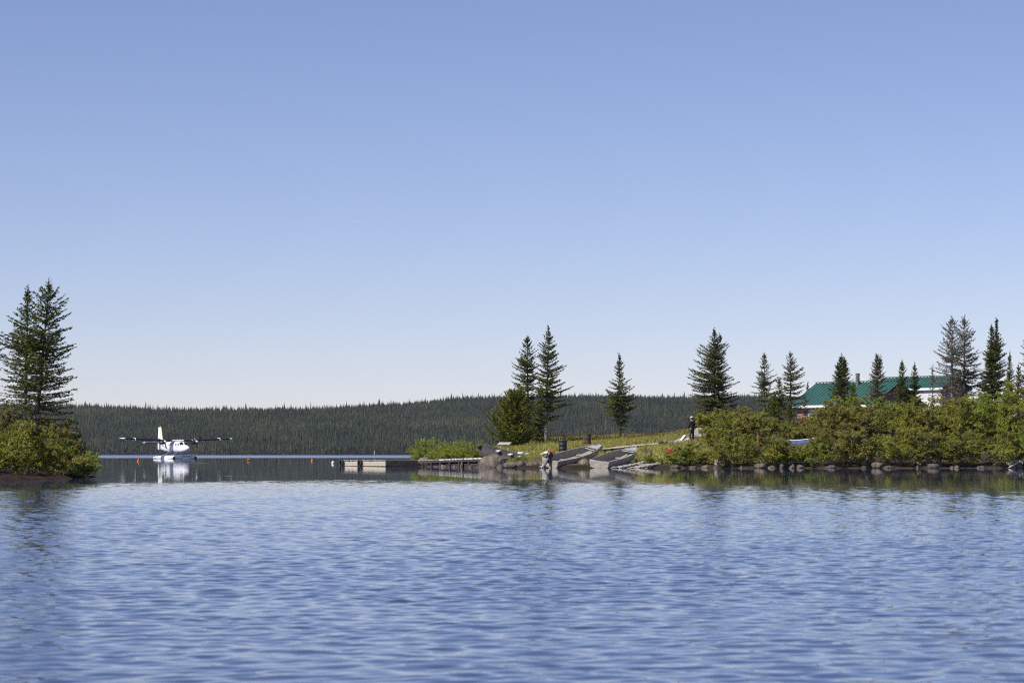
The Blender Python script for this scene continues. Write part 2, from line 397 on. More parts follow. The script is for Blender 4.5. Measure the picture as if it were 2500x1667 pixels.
# ------------------------------------------------------------------ far hills and their forest
RID = ([-3000, -600, 0, 170, 350, 500, 650, 800, 1000, 1100, 1200, 1300, 1400, 1500, 1620, 1700, 1830, 2000, 2500, 3200, 5000],
       [1000, 992, 990, 990, 996, 1000, 1000, 998, 988, 980, 976, 975, 976, 975, 978, 980, 976, 985, 990, 990, 1000])
def hill_z(x, y):
    px = 1250 + F*x/y
    ridge_d = 3050 + 350*ss(900, 1500, px)
    rp = np.interp(px, RID[0], RID[1]) + np.interp(px, [500, 1000, 1500], [18, 14, 10])
    zr = CAMZ + (HZ-rp)/F*ridge_d
    shore = 2330 + 60*np.sin(px*.006+1) + 25*np.sin(px*.021)
    t = np.clip((y-shore)/(ridge_d-shore), 0, 1.6)
    z = zr*np.where(t < 1, np.sin(np.minimum(t, 1)*math.pi/2)**1.08, 1-.8*(t-1))
    z = z*(1+.10*(fbm(x*.004, y*.004, 8)-.5)*ss(0, .3, t)) + 3*(fbm(x*.02, y*.02, 9)-.5)*ss(0, .1, t)
    return np.where(y < shore, -1.0, z+.15), t
def hills():
    px = np.linspace(-700, 3300, 260); ys = np.linspace(2200, 4300, 130)
    P, YY = np.meshgrid(px, ys); XX = (P-1250)/F*YY; ZZ, _ = hill_z(XX, YY)
    V = np.stack([XX, YY, ZZ], -1).reshape(-1, 3); nx = len(px); ny = len(ys)
    i = np.arange(nx-1)[None, :]+np.arange(ny-1)[:, None]*nx
    Fa = np.stack([i, i+1, i+nx+1, i+nx], -1).reshape(-1, 4)
    o = np_mesh('hills', V, Fa, mat('forest_floor', (.03, .03, .018), (.018, .02, .012), .95, .05), smooth=True); tag(o, kind='structure')
    rng = np.random.default_rng(2)
    n = 160000
    pxs = rng.uniform(-250, 2750, n); y = 2240 + 1330*rng.random(n)**1.1
    x = (pxs-1250)/F*y; z, t = hill_z(x, y)
    keep = (z > .1) & (t < 1.04) & (t > 0.004)
    hid = (pxs > 1900) & (rng.random(n) < .6)      # mostly behind the camp's trees
    keep &= ~hid
    x, y, z, t = x[keep], y[keep], z[keep], t[keep]; n = len(x)
    H = rng.normal(6.8, 1.7, n).clip(3, 13)*(1+.25*(fbm(x*.01, y*.01, 30)-.5)); 
    tall = rng.random(n) < .05; H[tall] *= 1.35
    R = H*rng.uniform(.085, .15, n)*1.05
    tiers = [(0.04, .58, 1.0), (.34, .82, .72), (.62, 1.0, .42)]; k = 5
    Vs = []; base = []
    for zi, (z0, z1, rr) in enumerate(tiers):
        ang = rng.uniform(0, 6.28, n)
        ring = []
        for j in range(k):
            a = ang + 2*math.pi*j/k; q = R*rr*rng.uniform(.6, 1.25, n)
            ring.append(np.stack([x+q*np.cos(a), y+q*np.sin(a), z+H*(z0+rng.uniform(-.03, .03, n))], -1))
        tip = np.stack([x+rng.normal(0, .08, n), y, z+H*z1], -1)
        Vs.append(np.stack(ring+[tip], 1))       # n,6,3
    V = np.concatenate(Vs, 1)                      # n,18,3
    Fl = []
    for ti in range(3):
        o0 = ti*6
        for j in range(k): Fl.append((o0+j, o0+(j+1) % k, o0+k))
    Fl = np.array(Fl)
    Fa = (Fl[None]+ (np.arange(n)*18)[:, None, None]).reshape(-1, 3)
    o = np_mesh('forest', V.reshape(-1, 3), Fa, M['farwood'])
    tag(o, 'dark spruce forest covering the low hills beyond the lake', 'forest', kind='stuff')
    # brown-grey brush along the far waterline
    n = 5200; pxs = rng.uniform(-200, 2100, n); yy = np.full(n, 2250.)
    sh = 2330 + 60*np.sin(pxs*.006+1) + 25*np.sin(pxs*.021)
    yy = sh + rng.uniform(-3, 14, n); x = (pxs-1250)/F*yy
    c = np.stack([x, yy, .3+rng.random(n)**1.5*2.6], -1)
    m_ = 6
    cc = np.repeat(c, m_, 0)+rng.normal(0, .7, (n*m_, 3))*np.array([1, 1, .6])
    V, Fa = leaf_quads(rng, cc, rng.normal(0, 1, (len(cc), 3)), 1.3, .9)
    o = np_mesh('shore_brush', V, Fa, M['farbrush']); tag(o, 'brown brush fringing the far shore of the lake', 'brush', kind='stuff')

def leaf_quads(rng, c, d, L, Wd, jit=.0, up=0.):
    """diamond leaves: centre c, direction d"""
    c = np.asarray(c, float); d = np.asarray(d, float)+rng.normal(0, 1, c.shape)*jit
    d /= np.linalg.norm(d, axis=1)[:, None]+1e-9
    r = rng.normal(0, 1, c.shape); u = np.cross(d, r+np.array([0, 0, up])); u /= np.linalg.norm(u, axis=1)[:, None]+1e-9
    l = (L*rng.uniform(.6, 1.25, len(c)))[:, None]/2; w = (Wd*rng.uniform(.6, 1.25, len(c)))[:, None]/2
    V = np.stack([c-d*l, c+u*w, c+d*l, c-u*w], 1).reshape(-1, 3)
    return V, np.arange(len(V)).reshape(-1, 4)
hills()

# ------------------------------------------------------------------ conifers
def seg_quads(rng, a, b, w0, w1):
    """thin flat tapering wood strips from a to b"""
    a = np.asarray(a, float); b = np.asarray(b, float); d = b-a; d /= np.linalg.norm(d, axis=1)[:, None]+1e-9
    u = np.cross(d, rng.normal(0, 1, a.shape)); u /= np.linalg.norm(u, axis=1)[:, None]+1e-9
    w0 = np.asarray(w0)[:, None]/2; w1 = np.asarray(w1)[:, None]/2
    V = np.stack([a-u*w0, a+u*w0, b+u*w1, b-u*w1], 1).reshape(-1, 3)
    return V, np.arange(len(V)).reshape(-1, 4)

def conifer(name, label, base, H, prof, seed, mat_='spruce', lean=(0, 0), whorl=.26, nb=6, trunk_r=None, thin=None,
            leaders=None, sprig=(.15, .05), group=None, bark='bark', tip=.35, droop=0., upturn=.22, cat='tree', gap=.06):
    """prof: (t, reach to the left, reach to the right) in metres; thin: needle cover by height"""
    rng = np.random.default_rng(seed); base = Vector(base)
    root = empty(name, base, label=label, cat=cat, group=group)
    trunk_r = trunk_r or H*.016
    pt = [p[0] for p in prof]; pl = [p[1] for p in prof]; pr = [p[2] for p in prof]
    axes = [(0.0, H, (0, 0), 1.0)] + (leaders or [])        # (split height t, top height, xy offset, size)
    TW0, TWD, TWL, BRa, BRb, BRw, CV = [], [], [], [], [], [], []
    tb = MB()
    for ai, (t0, top, off, size) in enumerate(axes):
        def axp(h):
            t = h/H; k = 0 if h <= t0*H else min(1, (h-t0*H)/(H*.12))
            return np.array([lean[0]*t+off[0]*k, lean[1]*t+off[1]*k, h])
        hs = np.linspace(max(t0*H-.05, -.25), top, 14)
        tb.tube([tuple(axp(h)) for h in hs], [max(.012, trunk_r*size*(1-max(h, 0)/(top*1.02))**.8) for h in hs], 7)
        h = max(pt[0]*H, t0*H)+.05
        while h < top-.04:
            t = h/H; tr = (top-h)/top
            n = max(3, int(rng.integers(nb-1, nb+2)*(1 if tr > .25 else .7)))
            a0 = rng.uniform(0, 6.28)
            for j in range(n):
                if rng.random() < gap: continue
                az = a0 + 2*math.pi*j/n + rng.normal(0, .25)
                c = math.cos(az); f = (1+c)/2
                R = (np.interp(t, pt, pl)*(1-f)+np.interp(t, pt, pr)*f)*size
                if ai or (leaders and t > leaders[0][0]): R = min(R, .06+(top-h)*.42)
                Lb = R*rng.choice([rng.uniform(.55, .85), rng.uniform(.82, 1.08)], p=[.4, .6])
                lobe = float(vnoise(az*1.1+seed, h*1.3, seed))*.55+float(vnoise(az*.6+9, h*.45, seed+1))*.45
                Lb *= .58+.80*lobe
                if Lb < .07: Lb = .07
                e = np.interp(t, [0, .45, .8, 1], [-.22, -.02, .35, .9]) + rng.normal(0, .10) - droop
                hh = h+rng.uniform(-.08, .08); o = axp(min(hh, top))
                m = max(2, int(Lb/.13)); s = np.linspace(0, 1, m+1)
                dh = np.array([math.cos(az), math.sin(az)]); bend = rng.normal(0, .12)
                P = np.zeros((m+1, 3)); P[:, 0] = o[0]+Lb*s*dh[0]-Lb*bend*s*s*dh[1]; P[:, 1] = o[1]+Lb*s*dh[1]+Lb*bend*s*s*dh[0]
                P[:, 2] = o[2]+Lb*(e*s + upturn*s*s)
                BRa.append(P[:-1]); BRb.append(P[1:]); BRw.append(np.maximum(.012, .03*Lb*(1-s)))
                cover = np.interp(t, *thin) if thin else 1.0
                for q in range(1, m+1):
                    D = P[q]-P[q-1]; D /= np.linalg.norm(D)+1e-9
                    TW0.append(P[q-1]); TWD.append(D); TWL.append(np.linalg.norm(P[q]-P[q-1])*1.1); CV.append(cover if s[q] < .6 else min(1, cover*1.7))
                    for sg in (-1, 1):
                        tl = (.36*Lb*(1-s[q])**.8+.09)*rng.uniform(.6, 1.15); tl = min(tl, .75)
                        ang = sg*rng.uniform(.7, 1.15); ca, sa = math.cos(ang), math.sin(ang)
                        D2 = np.array([D[0]*ca-D[1]*sa, D[0]*sa+D[1]*ca, D[2]*.5-rng.uniform(0, .28)])
                        D2 /= np.linalg.norm(D2)
                        TW0.append(P[q-1]+(P[q]-P[q-1])*rng.random()); TWD.append(D2); TWL.append(tl); CV.append(cover if s[q] < .5 else min(1, cover*1.7))
            h += whorl*(.45+.75*tr)*rng.uniform(.45, 1.5)
        # leader shoot
        p = axp(top-.05)
        for k in range(5):
            TW0.append(p - np.array([0, 0, .07*k])); TWD.append(np.array([rng.normal(0, .05), rng.normal(0, .05), 1.])); TWL.append(tip*.6); CV.append(.8)
        tb.tube([tuple(p), tuple(p+np.array([0, 0, tip]))], [.014, .006], 4)
        for k in range(4):
            a = rng.uniform(0, 6.28); TW0.append(p+np.array([0, 0, tip*(.1+.15*k)])); TWD.append(np.array([math.cos(a), math.sin(a), .9])); TWL.append(.12); CV.append(1)
    TW0 = np.array(TW0); TWD = np.array(TWD); TWL = np.array(TWL); CV = np.array(CV)
    tb.build('trunk', M[bark], root, smooth=True)
    cnt = np.maximum(1, (TWL/(sprig[0]*.30)*CV+rng.random(len(TWL))*.9).astype(int))
    cnt = np.where(rng.random(len(TWL)) < CV*1.3, cnt, 0)
    idx = np.repeat(np.arange(len(TWL)), cnt)
    f = rng.random(len(idx))
    c = TW0[idx]+TWD[idx]*(TWL[idx]*f)[:, None]+rng.normal(0, .018, (len(idx), 3))
    V, Fa = leaf_quads(rng, c, TWD[idx], sprig[0], sprig[1], .33, up=1.0)
    np_mesh('crown', V, Fa, M[mat_], root)
    a = np.concatenate(BRa+[TW0]); b = np.concatenate(BRb+[TW0+TWD*TWL[:, None]])
    w0 = np.concatenate([x[:-1] for x in BRw]+[np.full(len(TW0), .012)]); w1 = np.concatenate([x[1:] for x in BRw]+[np.full(len(TW0), .006)])
    V, Fa = seg_quads(rng, a, b, w0*1.1, w1*1.1)
    np_mesh('limbs', V, Fa, M[bark], root)
    return root

def sp(name, label, px, top, d, prof_px, seed, base_y=None, **kw):
    """spruce by where it stands (px, d); prof_px (photo row, left reach, right reach in photo px)"""
    x = X(px, d); z = float(gz(x, d)) if x > -10 else float(bz(x, d))
    if base_y is not None: z = CAMZ+(HZ-base_y)/F*d
    H = CAMZ+(HZ-top)/F*d - z; k = d/F
    g = .94 if d < 150 else (1.2 if px < 1600 else 1.25)
    prof = sorted([((CAMZ+(HZ-y)*k-z)/H, l*k*g, r*k*g) for y, l, r in prof_px])
    return conifer(name, label, (x, d, z-.05), H, prof, seed, **kw)

# left bank pair (with a neighbour just off the frame)
sp('spruce_tree', 'tallest spruce leaning right on the left bank, with the frontmost slanting trunk', 78, 694, 103,
   [(1030, 66, 95), (995, 80, 112), (900, 76, 98), (820, 66, 80), (760, 44, 54), (720, 20, 24), (694, 4, 5)], 3, mat_='spruce', lean=(.62, 0), whorl=.21, nb=7,
   thin=([0, .18, .45, .6, 1], [.75, .38, .42, .9, 1]), sprig=(.115, .042), upturn=.12, gap=.03, trunk_r=.105)
sp('spruce_tree', 'double-topped spruce at the left frame edge, beside the tallest leaning one', 60, 708, 104.5,
   [(1010, 84, 50), (960, 86, 50), (900, 78, 48), (850, 64, 42), (800, 50, 32), (750, 28, 18), (708, 4, 4)], 8, mat_='spruce', lean=(.12, 0), whorl=.21, nb=7,
   thin=([0, .2, .5, .62, 1], [.4, .26, .38, .9, 1]), sprig=(.115, .042), upturn=.12, leaders=[(.74, 4.55, (.24, .05), .7)], trunk_r=.085)
sp('spruce_tree', 'spruce cut by the left frame edge, only its right-hand boughs in view', -62, 740, 105,
   [(1020, 60, 75), (960, 60, 78), (880, 55, 72), (800, 36, 40), (740, 3, 3)], 9, whorl=.22, nb=7, thin=([0, .3, .5, 1], [.5, .4, .9, 1]), sprig=(.10, .034), upturn=.12)
# camp lawn group
sp('spruce_tree', 'left of the two tall spruces on the lawn behind the rocks', 1290, 824, 226,
   [(1050, 28, 30), (1000, 30, 26), (960, 40, 30), (915, 36, 28), (880, 18, 20), (850, 13, 14), (824, 2, 2)], 21, lean=(-.1, 0), whorl=.25, sprig=(.17, .06), nb=6, gap=.1)
sp('spruce_tree', 'tallest spruce on the lawn, bare lower trunk and boughs reaching right', 1333, 800, 224,
   [(1030, 26, 22), (1012, 32, 38), (985, 36, 60), (960, 36, 56), (930, 30, 32), (905, 28, 44), (870, 24, 26), (835, 14, 16), (800, 2, 2)], 22, lean=(.2, 0), whorl=.27, sprig=(.18, .065), nb=6, bark='greybark', gap=.14)
sp('young_spruce', 'bushy yellow-green young spruce at the left foot of the tall lawn spruces', 1258, 962, 219,
   [(1082, 58, 48), (1060, 54, 44), (1020, 42, 38), (985, 28, 30), (962, 8, 9)], 23, mat_='spruce_yel', whorl=.14, nb=10, sprig=(.17, .08), gap=.0, upturn=.5, droop=-.15, tip=.15)
sp('young_spruce', 'small dark spruce filling in under the tall lawn spruces', 1312, 985, 225, [(1072, 26, 28), (1040, 22, 24), (1000, 10, 12), (985, 3, 3)], 24, whorl=.17, nb=8, sprig=(.15, .06))
sp('spruce_tree', 'lone slender spruce with a thin spire top and pale bare trunk on the lawn', 1515, 868, 228,
   [(1046, 4, 16), (1030, 8, 20), (1012, 26, 26), (985, 44, 34), (960, 34, 34), (940, 26, 24), (925, 9, 13), (905, 11, 12), (885, 5, 6), (868, 1, 1)], 25, whorl=.22, sprig=(.16, .06), lean=(-.1, 0), bark='greybark', nb=7, tip=.45, gap=.08)
# right-hand trees
sp('spruce_tree', 'broad tall spruce with a forked top behind the standing person', 1744, 806, 222,
   [(1060, 62, 50), (1020, 62, 60), (975, 56, 50), (920, 46, 42), (870, 32, 36), (840, 20, 24), (806, 3, 3)], 31, mat_='spruce_blue', whorl=.25, nb=7, sprig=(.17, .06), leaders=[(.80, 7.35, (.45, .1), .75)])
sp('spruce_tree', 'middle-sized spruce directly left of the pair of spruces beside the cabin', 1866, 866, 232,
   [(1010, 34, 32), (975, 26, 26), (950, 28, 30), (915, 18, 22), (890, 10, 12), (866, 2, 2)], 32, mat_='spruce_blue', whorl=.27, nb=6, sprig=(.16, .055), gap=.14)
sp('spruce_tree', 'middle-sized spruce whose boughs touch the left end of the green cabin roof', 1930, 862, 235,
   [(1010, 30, 32), (950, 26, 32), (920, 22, 32), (895, 14, 18), (862, 2, 2)], 33, mat_='spruce_blue', whorl=.27, nb=6, sprig=(.16, .055), gap=.14)
sp('young_spruce', 'short pointed spruce squeezed between the two spruces left of the cabin', 1902, 926, 228, [(1010, 24, 22), (970, 16, 16), (926, 2, 2)], 34, whorl=.2, nb=7, sprig=(.15, .055))
sp('young_spruce', 'yellowish young spruce below the cabin eave corner, left of the brown wall', 1890, 962, 212, [(1040, 26, 24), (1000, 20, 20), (962, 3, 3)], 35, mat_='spruce_yel', whorl=.2, nb=8, sprig=(.15, .06))
sp('young_spruce', 'olive young spruce standing against the brown cabin wall', 1928, 985, 214, [(1050, 18, 20), (1010, 13, 14), (985, 2, 2)], 36, mat_='spruce_yel', whorl=.2, nb=7, sprig=(.14, .05))
sp('young_spruce', 'tiny spruce spire poking above the sloping left edge of the cabin roof', 1972, 936, 285, [(1010, 10, 10), (960, 6, 6), (936, 1, 1)], 37, whorl=.25, nb=6, sprig=(.2, .08))
sp('young_spruce', 'slim sapling in front of the white eave board', 1965, 972, 210, [(1040, 10, 10), (990, 5, 5), (972, 1, 1)], 52, mat_='spruce_grey', whorl=.22, nb=6, sprig=(.12, .045))
sp('spruce_tree', 'many-tipped spruce covering the middle of the green cabin roof', 2054, 868, 214,
   [(1010, 38, 36), (985, 34, 34), (950, 24, 24), (915, 18, 20), (890, 10, 14), (868, 3, 4)], 38, mat_='spruce', whorl=.2, nb=8, sprig=(.14, .05), leaders=[(.72, 5.3, (.25, 0), .7), (.72, 4.9, (-.28, 0), .6)])
sp('young_spruce', 'rounded yellow-green spruce low at the right foot of the many-tipped one', 2082, 940, 211, [(1010, 26, 24), (975, 18, 18), (940, 3, 3)], 39, mat_='spruce_yel', whorl=.19, nb=8, sprig=(.14, .055))
sp('spruce_tree', 'olive spruce in front of the shaded cabin gable, right of the chimney pipe', 2141, 868, 212,
   [(1010, 34, 36), (975, 28, 30), (930, 18, 20), (900, 12, 14), (868, 2, 2)], 40, mat_='spruce_grey', whorl=.2, nb=8, sprig=(.13, .048), leaders=[(.75, 5.4, (.22, 0), .6)])
sp('spruce_tree', 'left of the two small pointed spruces before the rear green roof', 2202, 884, 216,
   [(1000, 26, 26), (960, 18, 18), (920, 10, 12), (884, 1.5, 1.5)], 41, mat_='spruce', whorl=.21, nb=7, sprig=(.13, .05), tip=.45)
sp('spruce_tree', 'right of the two small pointed spruces before the rear green roof', 2233, 892, 217,
   [(1000, 24, 24), (960, 18, 16), (925, 10, 11), (892, 1.5, 1.5)], 42, mat_='spruce', whorl=.21, nb=7, sprig=(.13, .05), tip=.45)
sp('young_spruce', 'spindly see-through spruce in front of the bright white wall', 2277, 902, 205,
   [(1020, 12, 12), (960, 10, 10), (902, 2, 2)], 43, mat_='spruce_grey', whorl=.33, nb=5, sprig=(.12, .045), tip=.6, thin=([0, 1], [.5, .6]))
sp('spruce_tree', 'grey half-bare spruce, left of the tall pair at the right', 2324, 776, 212,
   [(1020, 42, 30), (960, 44, 30), (900, 34, 26), (850, 32, 22), (810, 18, 14), (776, 2, 2)], 44, mat_='spruce_grey', whorl=.3, nb=6, sprig=(.14, .05), thin=([0, .3, .6, 1], [.25, .35, .6, .9]), tip=.4, bark='greybark', gap=.18)
sp('spruce_tree', 'grey half-bare tallest spruce at the right, right of its near twin', 2354, 776, 214,
   [(1020, 36, 46), (950, 36, 52), (880, 26, 38), (830, 20, 30), (800, 12, 14), (776, 2, 2)], 45, mat_='spruce_grey', whorl=.28, nb=7, sprig=(.14, .05), thin=([0, .3, .6, 1], [.3, .45, .65, .9]), tip=.4, bark='greybark', gap=.16)
sp('spruce_tree', 'dense dark green twin-topped spruce at the right of the grey pair', 2421, 798, 218,
   [(1020, 32, 44), (960, 30, 40), (910, 22, 36), (870, 16, 28), (830, 9, 12), (798, 1.5, 1.5)], 46, mat_='spruce', whorl=.2, nb=8, sprig=(.15, .055), leaders=[(.66, 8.1, (.38, 0), .8)], tip=.4)
sp('young_spruce', 'small dark spruce spire right of the dense twin-topped one', 2465, 866, 222, [(1000, 20, 20), (940, 12, 12), (900, 6, 7), (866, 1, 1)], 47, whorl=.22, nb=7, sprig=(.14, .05), tip=.5)
sp('young_spruce', 'second small spruce near the right edge, lower than the spire beside it', 2487, 896, 214, [(1000, 22, 22), (950, 14, 14), (896, 2, 2)], 48, mat_='spruce_grey', whorl=.22, nb=7, sprig=(.14, .05), tip=.5)
sp('spruce_tree', 'spruce cut by the right frame edge, only its left boughs showing', 2522, 800, 214,
   [(1000, 34, 30), (900, 28, 26), (840, 20, 18), (800, 2, 2)], 49, mat_='spruce', whorl=.26, nb=6, sprig=(.15, .055), gap=.12)
# two pale larches on the far shore
for (px, top, lab) in ((985, 1082, 'pale green larch on the far shore, right of the moored dock'), (938, 1096, 'small pale green larch on the far shore above the dock')):
    d = 2345; x = X(px, d); H = (HZ-top)/F*d
    conifer('larch_tree', lab, (x, d, 1.0), H, [(0.05, 1.5, 1.5), (.5, 1.6, 1.5), (1, .3, .3)], px, mat_='larch', whorl=.9, nb=6, sprig=(.9, .5), tip=.6)

# ------------------------------------------------------------------ willow shrubs
def shrub_mesh(seed, w, h, nleaf, leaf, nst=24, low=.04):
    rng = np.random.default_rng(seed); A = []; B = []; W0 = []; C = []
    for i in range(nst):
        az = rng.uniform(0, 6.28); r = math.sqrt(rng.random()); el = math.pi/2*(1-r*.93)
        k = rng.uniform(.82, 1.1)
        end = np.array([math.cos(az)*math.cos(el)*w/2*k, math.sin(az)*math.cos(el)*w/2*k, max(low*h+.1, math.sin(el)**.8*h*k)])
        st = np.array([end[0]*.25+rng.normal(0, .12), end[1]*.25+rng.normal(0, .12), -.1])
        s = np.linspace(0, 1, 7)[:, None]
        mid = (st+end)/2 + np.array([0, 0, .16*h])
        P = (1-s)**2*st+2*s*(1-s)*mid+s*s*end + np.cumsum(rng.normal(0, .02*w/2, (7, 3)), 0)
        A.append(P[:-1]); B.append(P[1:]); W0.append(np.linspace(.035, .012, 6))
        for b in range(11):
            u = rng.uniform(.22, 1); p = P[int(u*5.999)]+(P[int(u*5.999)+1]-P[int(u*5.999)])*((u*5.999) % 1)
            D = (P[6]-P[0])/np.linalg.norm(P[6]-P[0])*.6+rng.normal(0, .55, 3)+np.array([0, 0, .35]); D /= np.linalg.norm(D)
            L = rng.uniform(.14, .30)*min(w, h*1.3)*.8*(1.15-u*.5); q = p+D*L
            if q[2] < .02: q[2] = .05
            A.append(p[None]); B.append(q[None]); W0.append(np.array([.012]))
            C.append((p, q))
            for b2 in range(3):
                p2 = p+(q-p)*rng.uniform(.3, .9); D2 = D+rng.normal(0, .6, 3); D2 /= np.linalg.norm(D2); q2 = p2+D2*L*.5
                A.append(p2[None]); B.append(q2[None]); W0.append(np.array([.008])); C.append((p2, q2))
    A = np.concatenate(A); B = np.concatenate(B); W0 = np.concatenate(W0)
    wood = seg_quads(rng, A, B, W0, W0*.7)
    p = np.array([c[0] for c in C]); q = np.array([c[1] for c in C])
    wt = rng.random(len(C))**1.5+.08; wt /= wt.sum()
    idx = rng.choice(len(C), nleaf, p=wt); f = rng.random(nleaf)**.6
    c = p[idx]+(q[idx]-p[idx])*f[:, None]*1.06+rng.normal(0, leaf*.55, (nleaf, 3)); c[:, 2] = np.maximum(c[:, 2], .02)
    lv = leaf_quads(rng, c, (q-p)[idx]/np.linalg.norm((q-p)[idx], axis=1)[:, None]+rng.normal(0, .9, (nleaf, 3)), leaf*1.35, leaf*.8, up=1.6)
    return wood, lv
_sh = {}
def shrub(label, px, d, wpx, top, mat_='willow', seed=0, group=None, leaf=.062, nleaf=7500, proto=None, name='willow_shrub', dz=0):
    x = X(px, d); k = d/F; w = wpx*k; z = (float(gz(x, d)) if x > -9 else float(bz(x, d)))
    h = CAMZ+(HZ-top)*k - z
    key = (proto if proto is not None else seed, leaf, nleaf, mat_)
    if key not in _sh:
        wood, lv = shrub_mesh(key[0]+100, 2.6, 2.2, nleaf, leaf)
        root = empty(name, (x, d, z+dz), label=label, cat='shrub', group=group)
        a = np_mesh('stems', wood[0], wood[1], M['twig'], root); b = np_mesh('foliage', lv[0], lv[1], M[mat_], root)
        _sh[key] = (a.data, b.data)
    else:
        root = empty(name, (x, d, z+dz), label=label, cat='shrub', group=group)
        for nm, me in zip(('stems', 'foliage'), _sh[key]): link(bpy.data.objects.new(nm, me), root)
    root.scale = (w/2.6*1.08, w/2.6*1.08, h/2.2/1.0); root.rotation_euler = (0, 0, (seed*2.399) % 6.28)
    return root

G1 = 'willow shrubs crowding the right-hand shore'
rowA = [(1598, 166, 60, 1118, 'willow_lime', 'lowest bright green willow at the water, nearest the landing ladders'),
        (1664, 167, 80, 1104, 'willow_lime', 'low bright green willow on the slope below and right of the person'),
        (1690, 165.5, 95, 1092, 'willow', 'willow leaning over the left side of the tall pointed shore boulder'),
        (1800, 165, 110, 1062, 'willow', 'waterside willow just right of the tall pointed shore boulder'),
        (1868, 165.5, 110, 1070, 'willow', 'waterside willow over the broad brown rock, second right of the pointed boulder'),
        (1925, 164, 100, 1079, 'willow', 'low waterside willow in front of the blue and white boat'),
        (1990, 164, 80, 1084, 'willow_lime', 'small lime-green waterside willow right of the blue and white boat'),
        (2045, 165, 130, 1045, 'willow_brown', 'brownish waterside willow straight below the many-tipped spruce'),
        (2125, 165, 120, 1052, 'willow_brown', 'brownish waterside willow hanging over the sunlit orange-brown rock'),
        (2200, 165, 120, 1050, 'willow', 'waterside willow straight below the two small pointed spruces'),
        (2275, 165, 120, 1055, 'willow_brown', 'waterside willow straight below the spindly spruce and white wall'),
        (2350, 165, 120, 1050, 'willow', 'waterside willow straight below the tallest grey spruce'),
        (2425, 165, 120, 1050, 'willow', 'waterside willow below the dense dark twin-topped spruce, left of the driftwood'),
        (2505, 166, 110, 1040, 'willow_lime', 'waterside willow behind the driftwood at the right frame edge')]
rowB = [(1768, 182, 100, 1022, 'willow', 'tall willow behind the pointed boulder, first right of the person'),
        (1800, 184, 120, 1004, 'willow_brown', 'tall willow with bare stems showing, left of the rusty post'),
        (1872, 186, 110, 1012, 'willow', 'tall willow behind the rusty post, left of the cabin wall'),
        (1945, 190, 90, 1032, 'willow_brown', 'middle willow behind the blue and white boat'),
        (2048, 184, 120, 990, 'willow_brown', 'big rounded willow hiding the lower cabin wall right of the window'),
        (2100, 184, 130, 988, 'willow_brown', 'big brown-twigged willow below the olive spruce'),
        (2175, 184, 130, 992, 'willow', 'big willow in the second row below the two small pointed spruces'),
        (2255, 184, 130, 1000, 'willow_brown', 'big willow in the second row below the spindly spruce'),
        (2335, 184, 130, 990, 'willow', 'big willow in the second row below the tallest grey spruce'),
        (2410, 184, 130, 975, 'willow_lime', 'bright willow in the second row below the dense twin-topped spruce'),
        (2490, 184, 120, 985, 'willow', 'big willow in the second row at the right frame edge')]
rowC = [(1765, 206, 120, 1000, 'willow', 'rearmost willow at the right foot of the fork-topped spruce'),
        (1840, 208, 110, 1010, 'willow_brown', 'rearmost willow at the foot of the middle-sized left spruce'),
        (2012, 206, 80, 1010, 'willow', 'rearmost willow covering the right side of the cabin window'),
        (2050, 204, 120, 975, 'willow', 'rearmost willow at the foot of the many-tipped spruce'),
        (2130, 203, 130, 972, 'willow_lime', 'rearmost bright willow under the shaded cabin gable'),
        (2210, 204, 120, 985, 'willow_brown', 'rearmost willow at the foot of the two small pointed spruces'),
        (2285, 202, 110, 985, 'willow', 'rearmost willow at the foot of the spindly spruce'),
        (2350, 203, 110, 968, 'willow', 'rearmost willow at the foot of the tallest grey spruce'),
        (2415, 203, 120, 960, 'willow_lime', 'rearmost bright willow at the foot of the dense twin-topped spruce'),
        (2490, 204, 120, 950, 'willow', 'rearmost willow at the right frame edge under the small spire spruces')]
for i, (px, d, w, top, m_, lab) in enumerate(rowA+rowB+rowC):
    if i < len(rowA): d = float(shore_y(X(px, 163)))+1.35
    shrub(lab, px, d, w*1.12, top-8, m_, seed=i, proto=i % 4, group=G1, leaf=.048, nleaf=24000)
G2 = 'willow shrubs on the left bank'
lb = [(-25, 93, 150, 1022, 'willow', 'dark green willow at the left frame edge, right over the mud'),
      (55, 95, 150, 1040, 'willow', 'front willow of the left bank, below the leaning spruce'),
      (118, 97.5, 130, 1052, 'willow_brown', 'front willow in the middle of the left bank, over the mud spit'),
      (170, 99, 110, 1082, 'willow_lime', 'low front willow near the tip of the left bank'),
      (202, 100.5, 66, 1108, 'willow_lime', 'smallest willow overhanging the tip of the left bank'),
      (10, 106, 150, 1000, 'willow_brown', 'rear willow at the left frame edge under the double-topped spruce'),
      (85, 107, 150, 1008, 'willow_brown', 'rear willow at the foot of the leaning spruce trunk'),
      (150, 106, 110, 1036, 'willow_brown', 'rear willow of the left bank, first right of the spruces'),
      (188, 104, 80, 1072, 'willow', 'rear willow of the left bank, last before the open water')]
for i, (px, d, w, top, m_, lab) in enumerate(lb):
    shrub(lab, px, d-(2.5 if i < 5 else 0), w*1.25, top-14, m_, seed=i+60, proto=20+i % 3, group=G2, leaf=.04, nleaf=34000, dz=-.14)
G3 = 'bright green willow hedge behind the pier'
hg = [(1030, 185.5, 48, 1088, 'tallest leafy hedge willow at the left end of the hedge, over the grey rock'),
      (1054, 185.5, 60, 1083, 'second willow of the hedge from its left end'),
      (1088, 183, 60, 1090, 'third willow of the hedge from its left end'),
      (1122, 182, 60, 1088, 'middle hedge willow left of the dark boat tip'),
      (1155, 181, 60, 1089, 'hedge willow behind the dark boat tip'),
      (1190, 182, 56, 1096, 'last hedge willow, under the small table')]
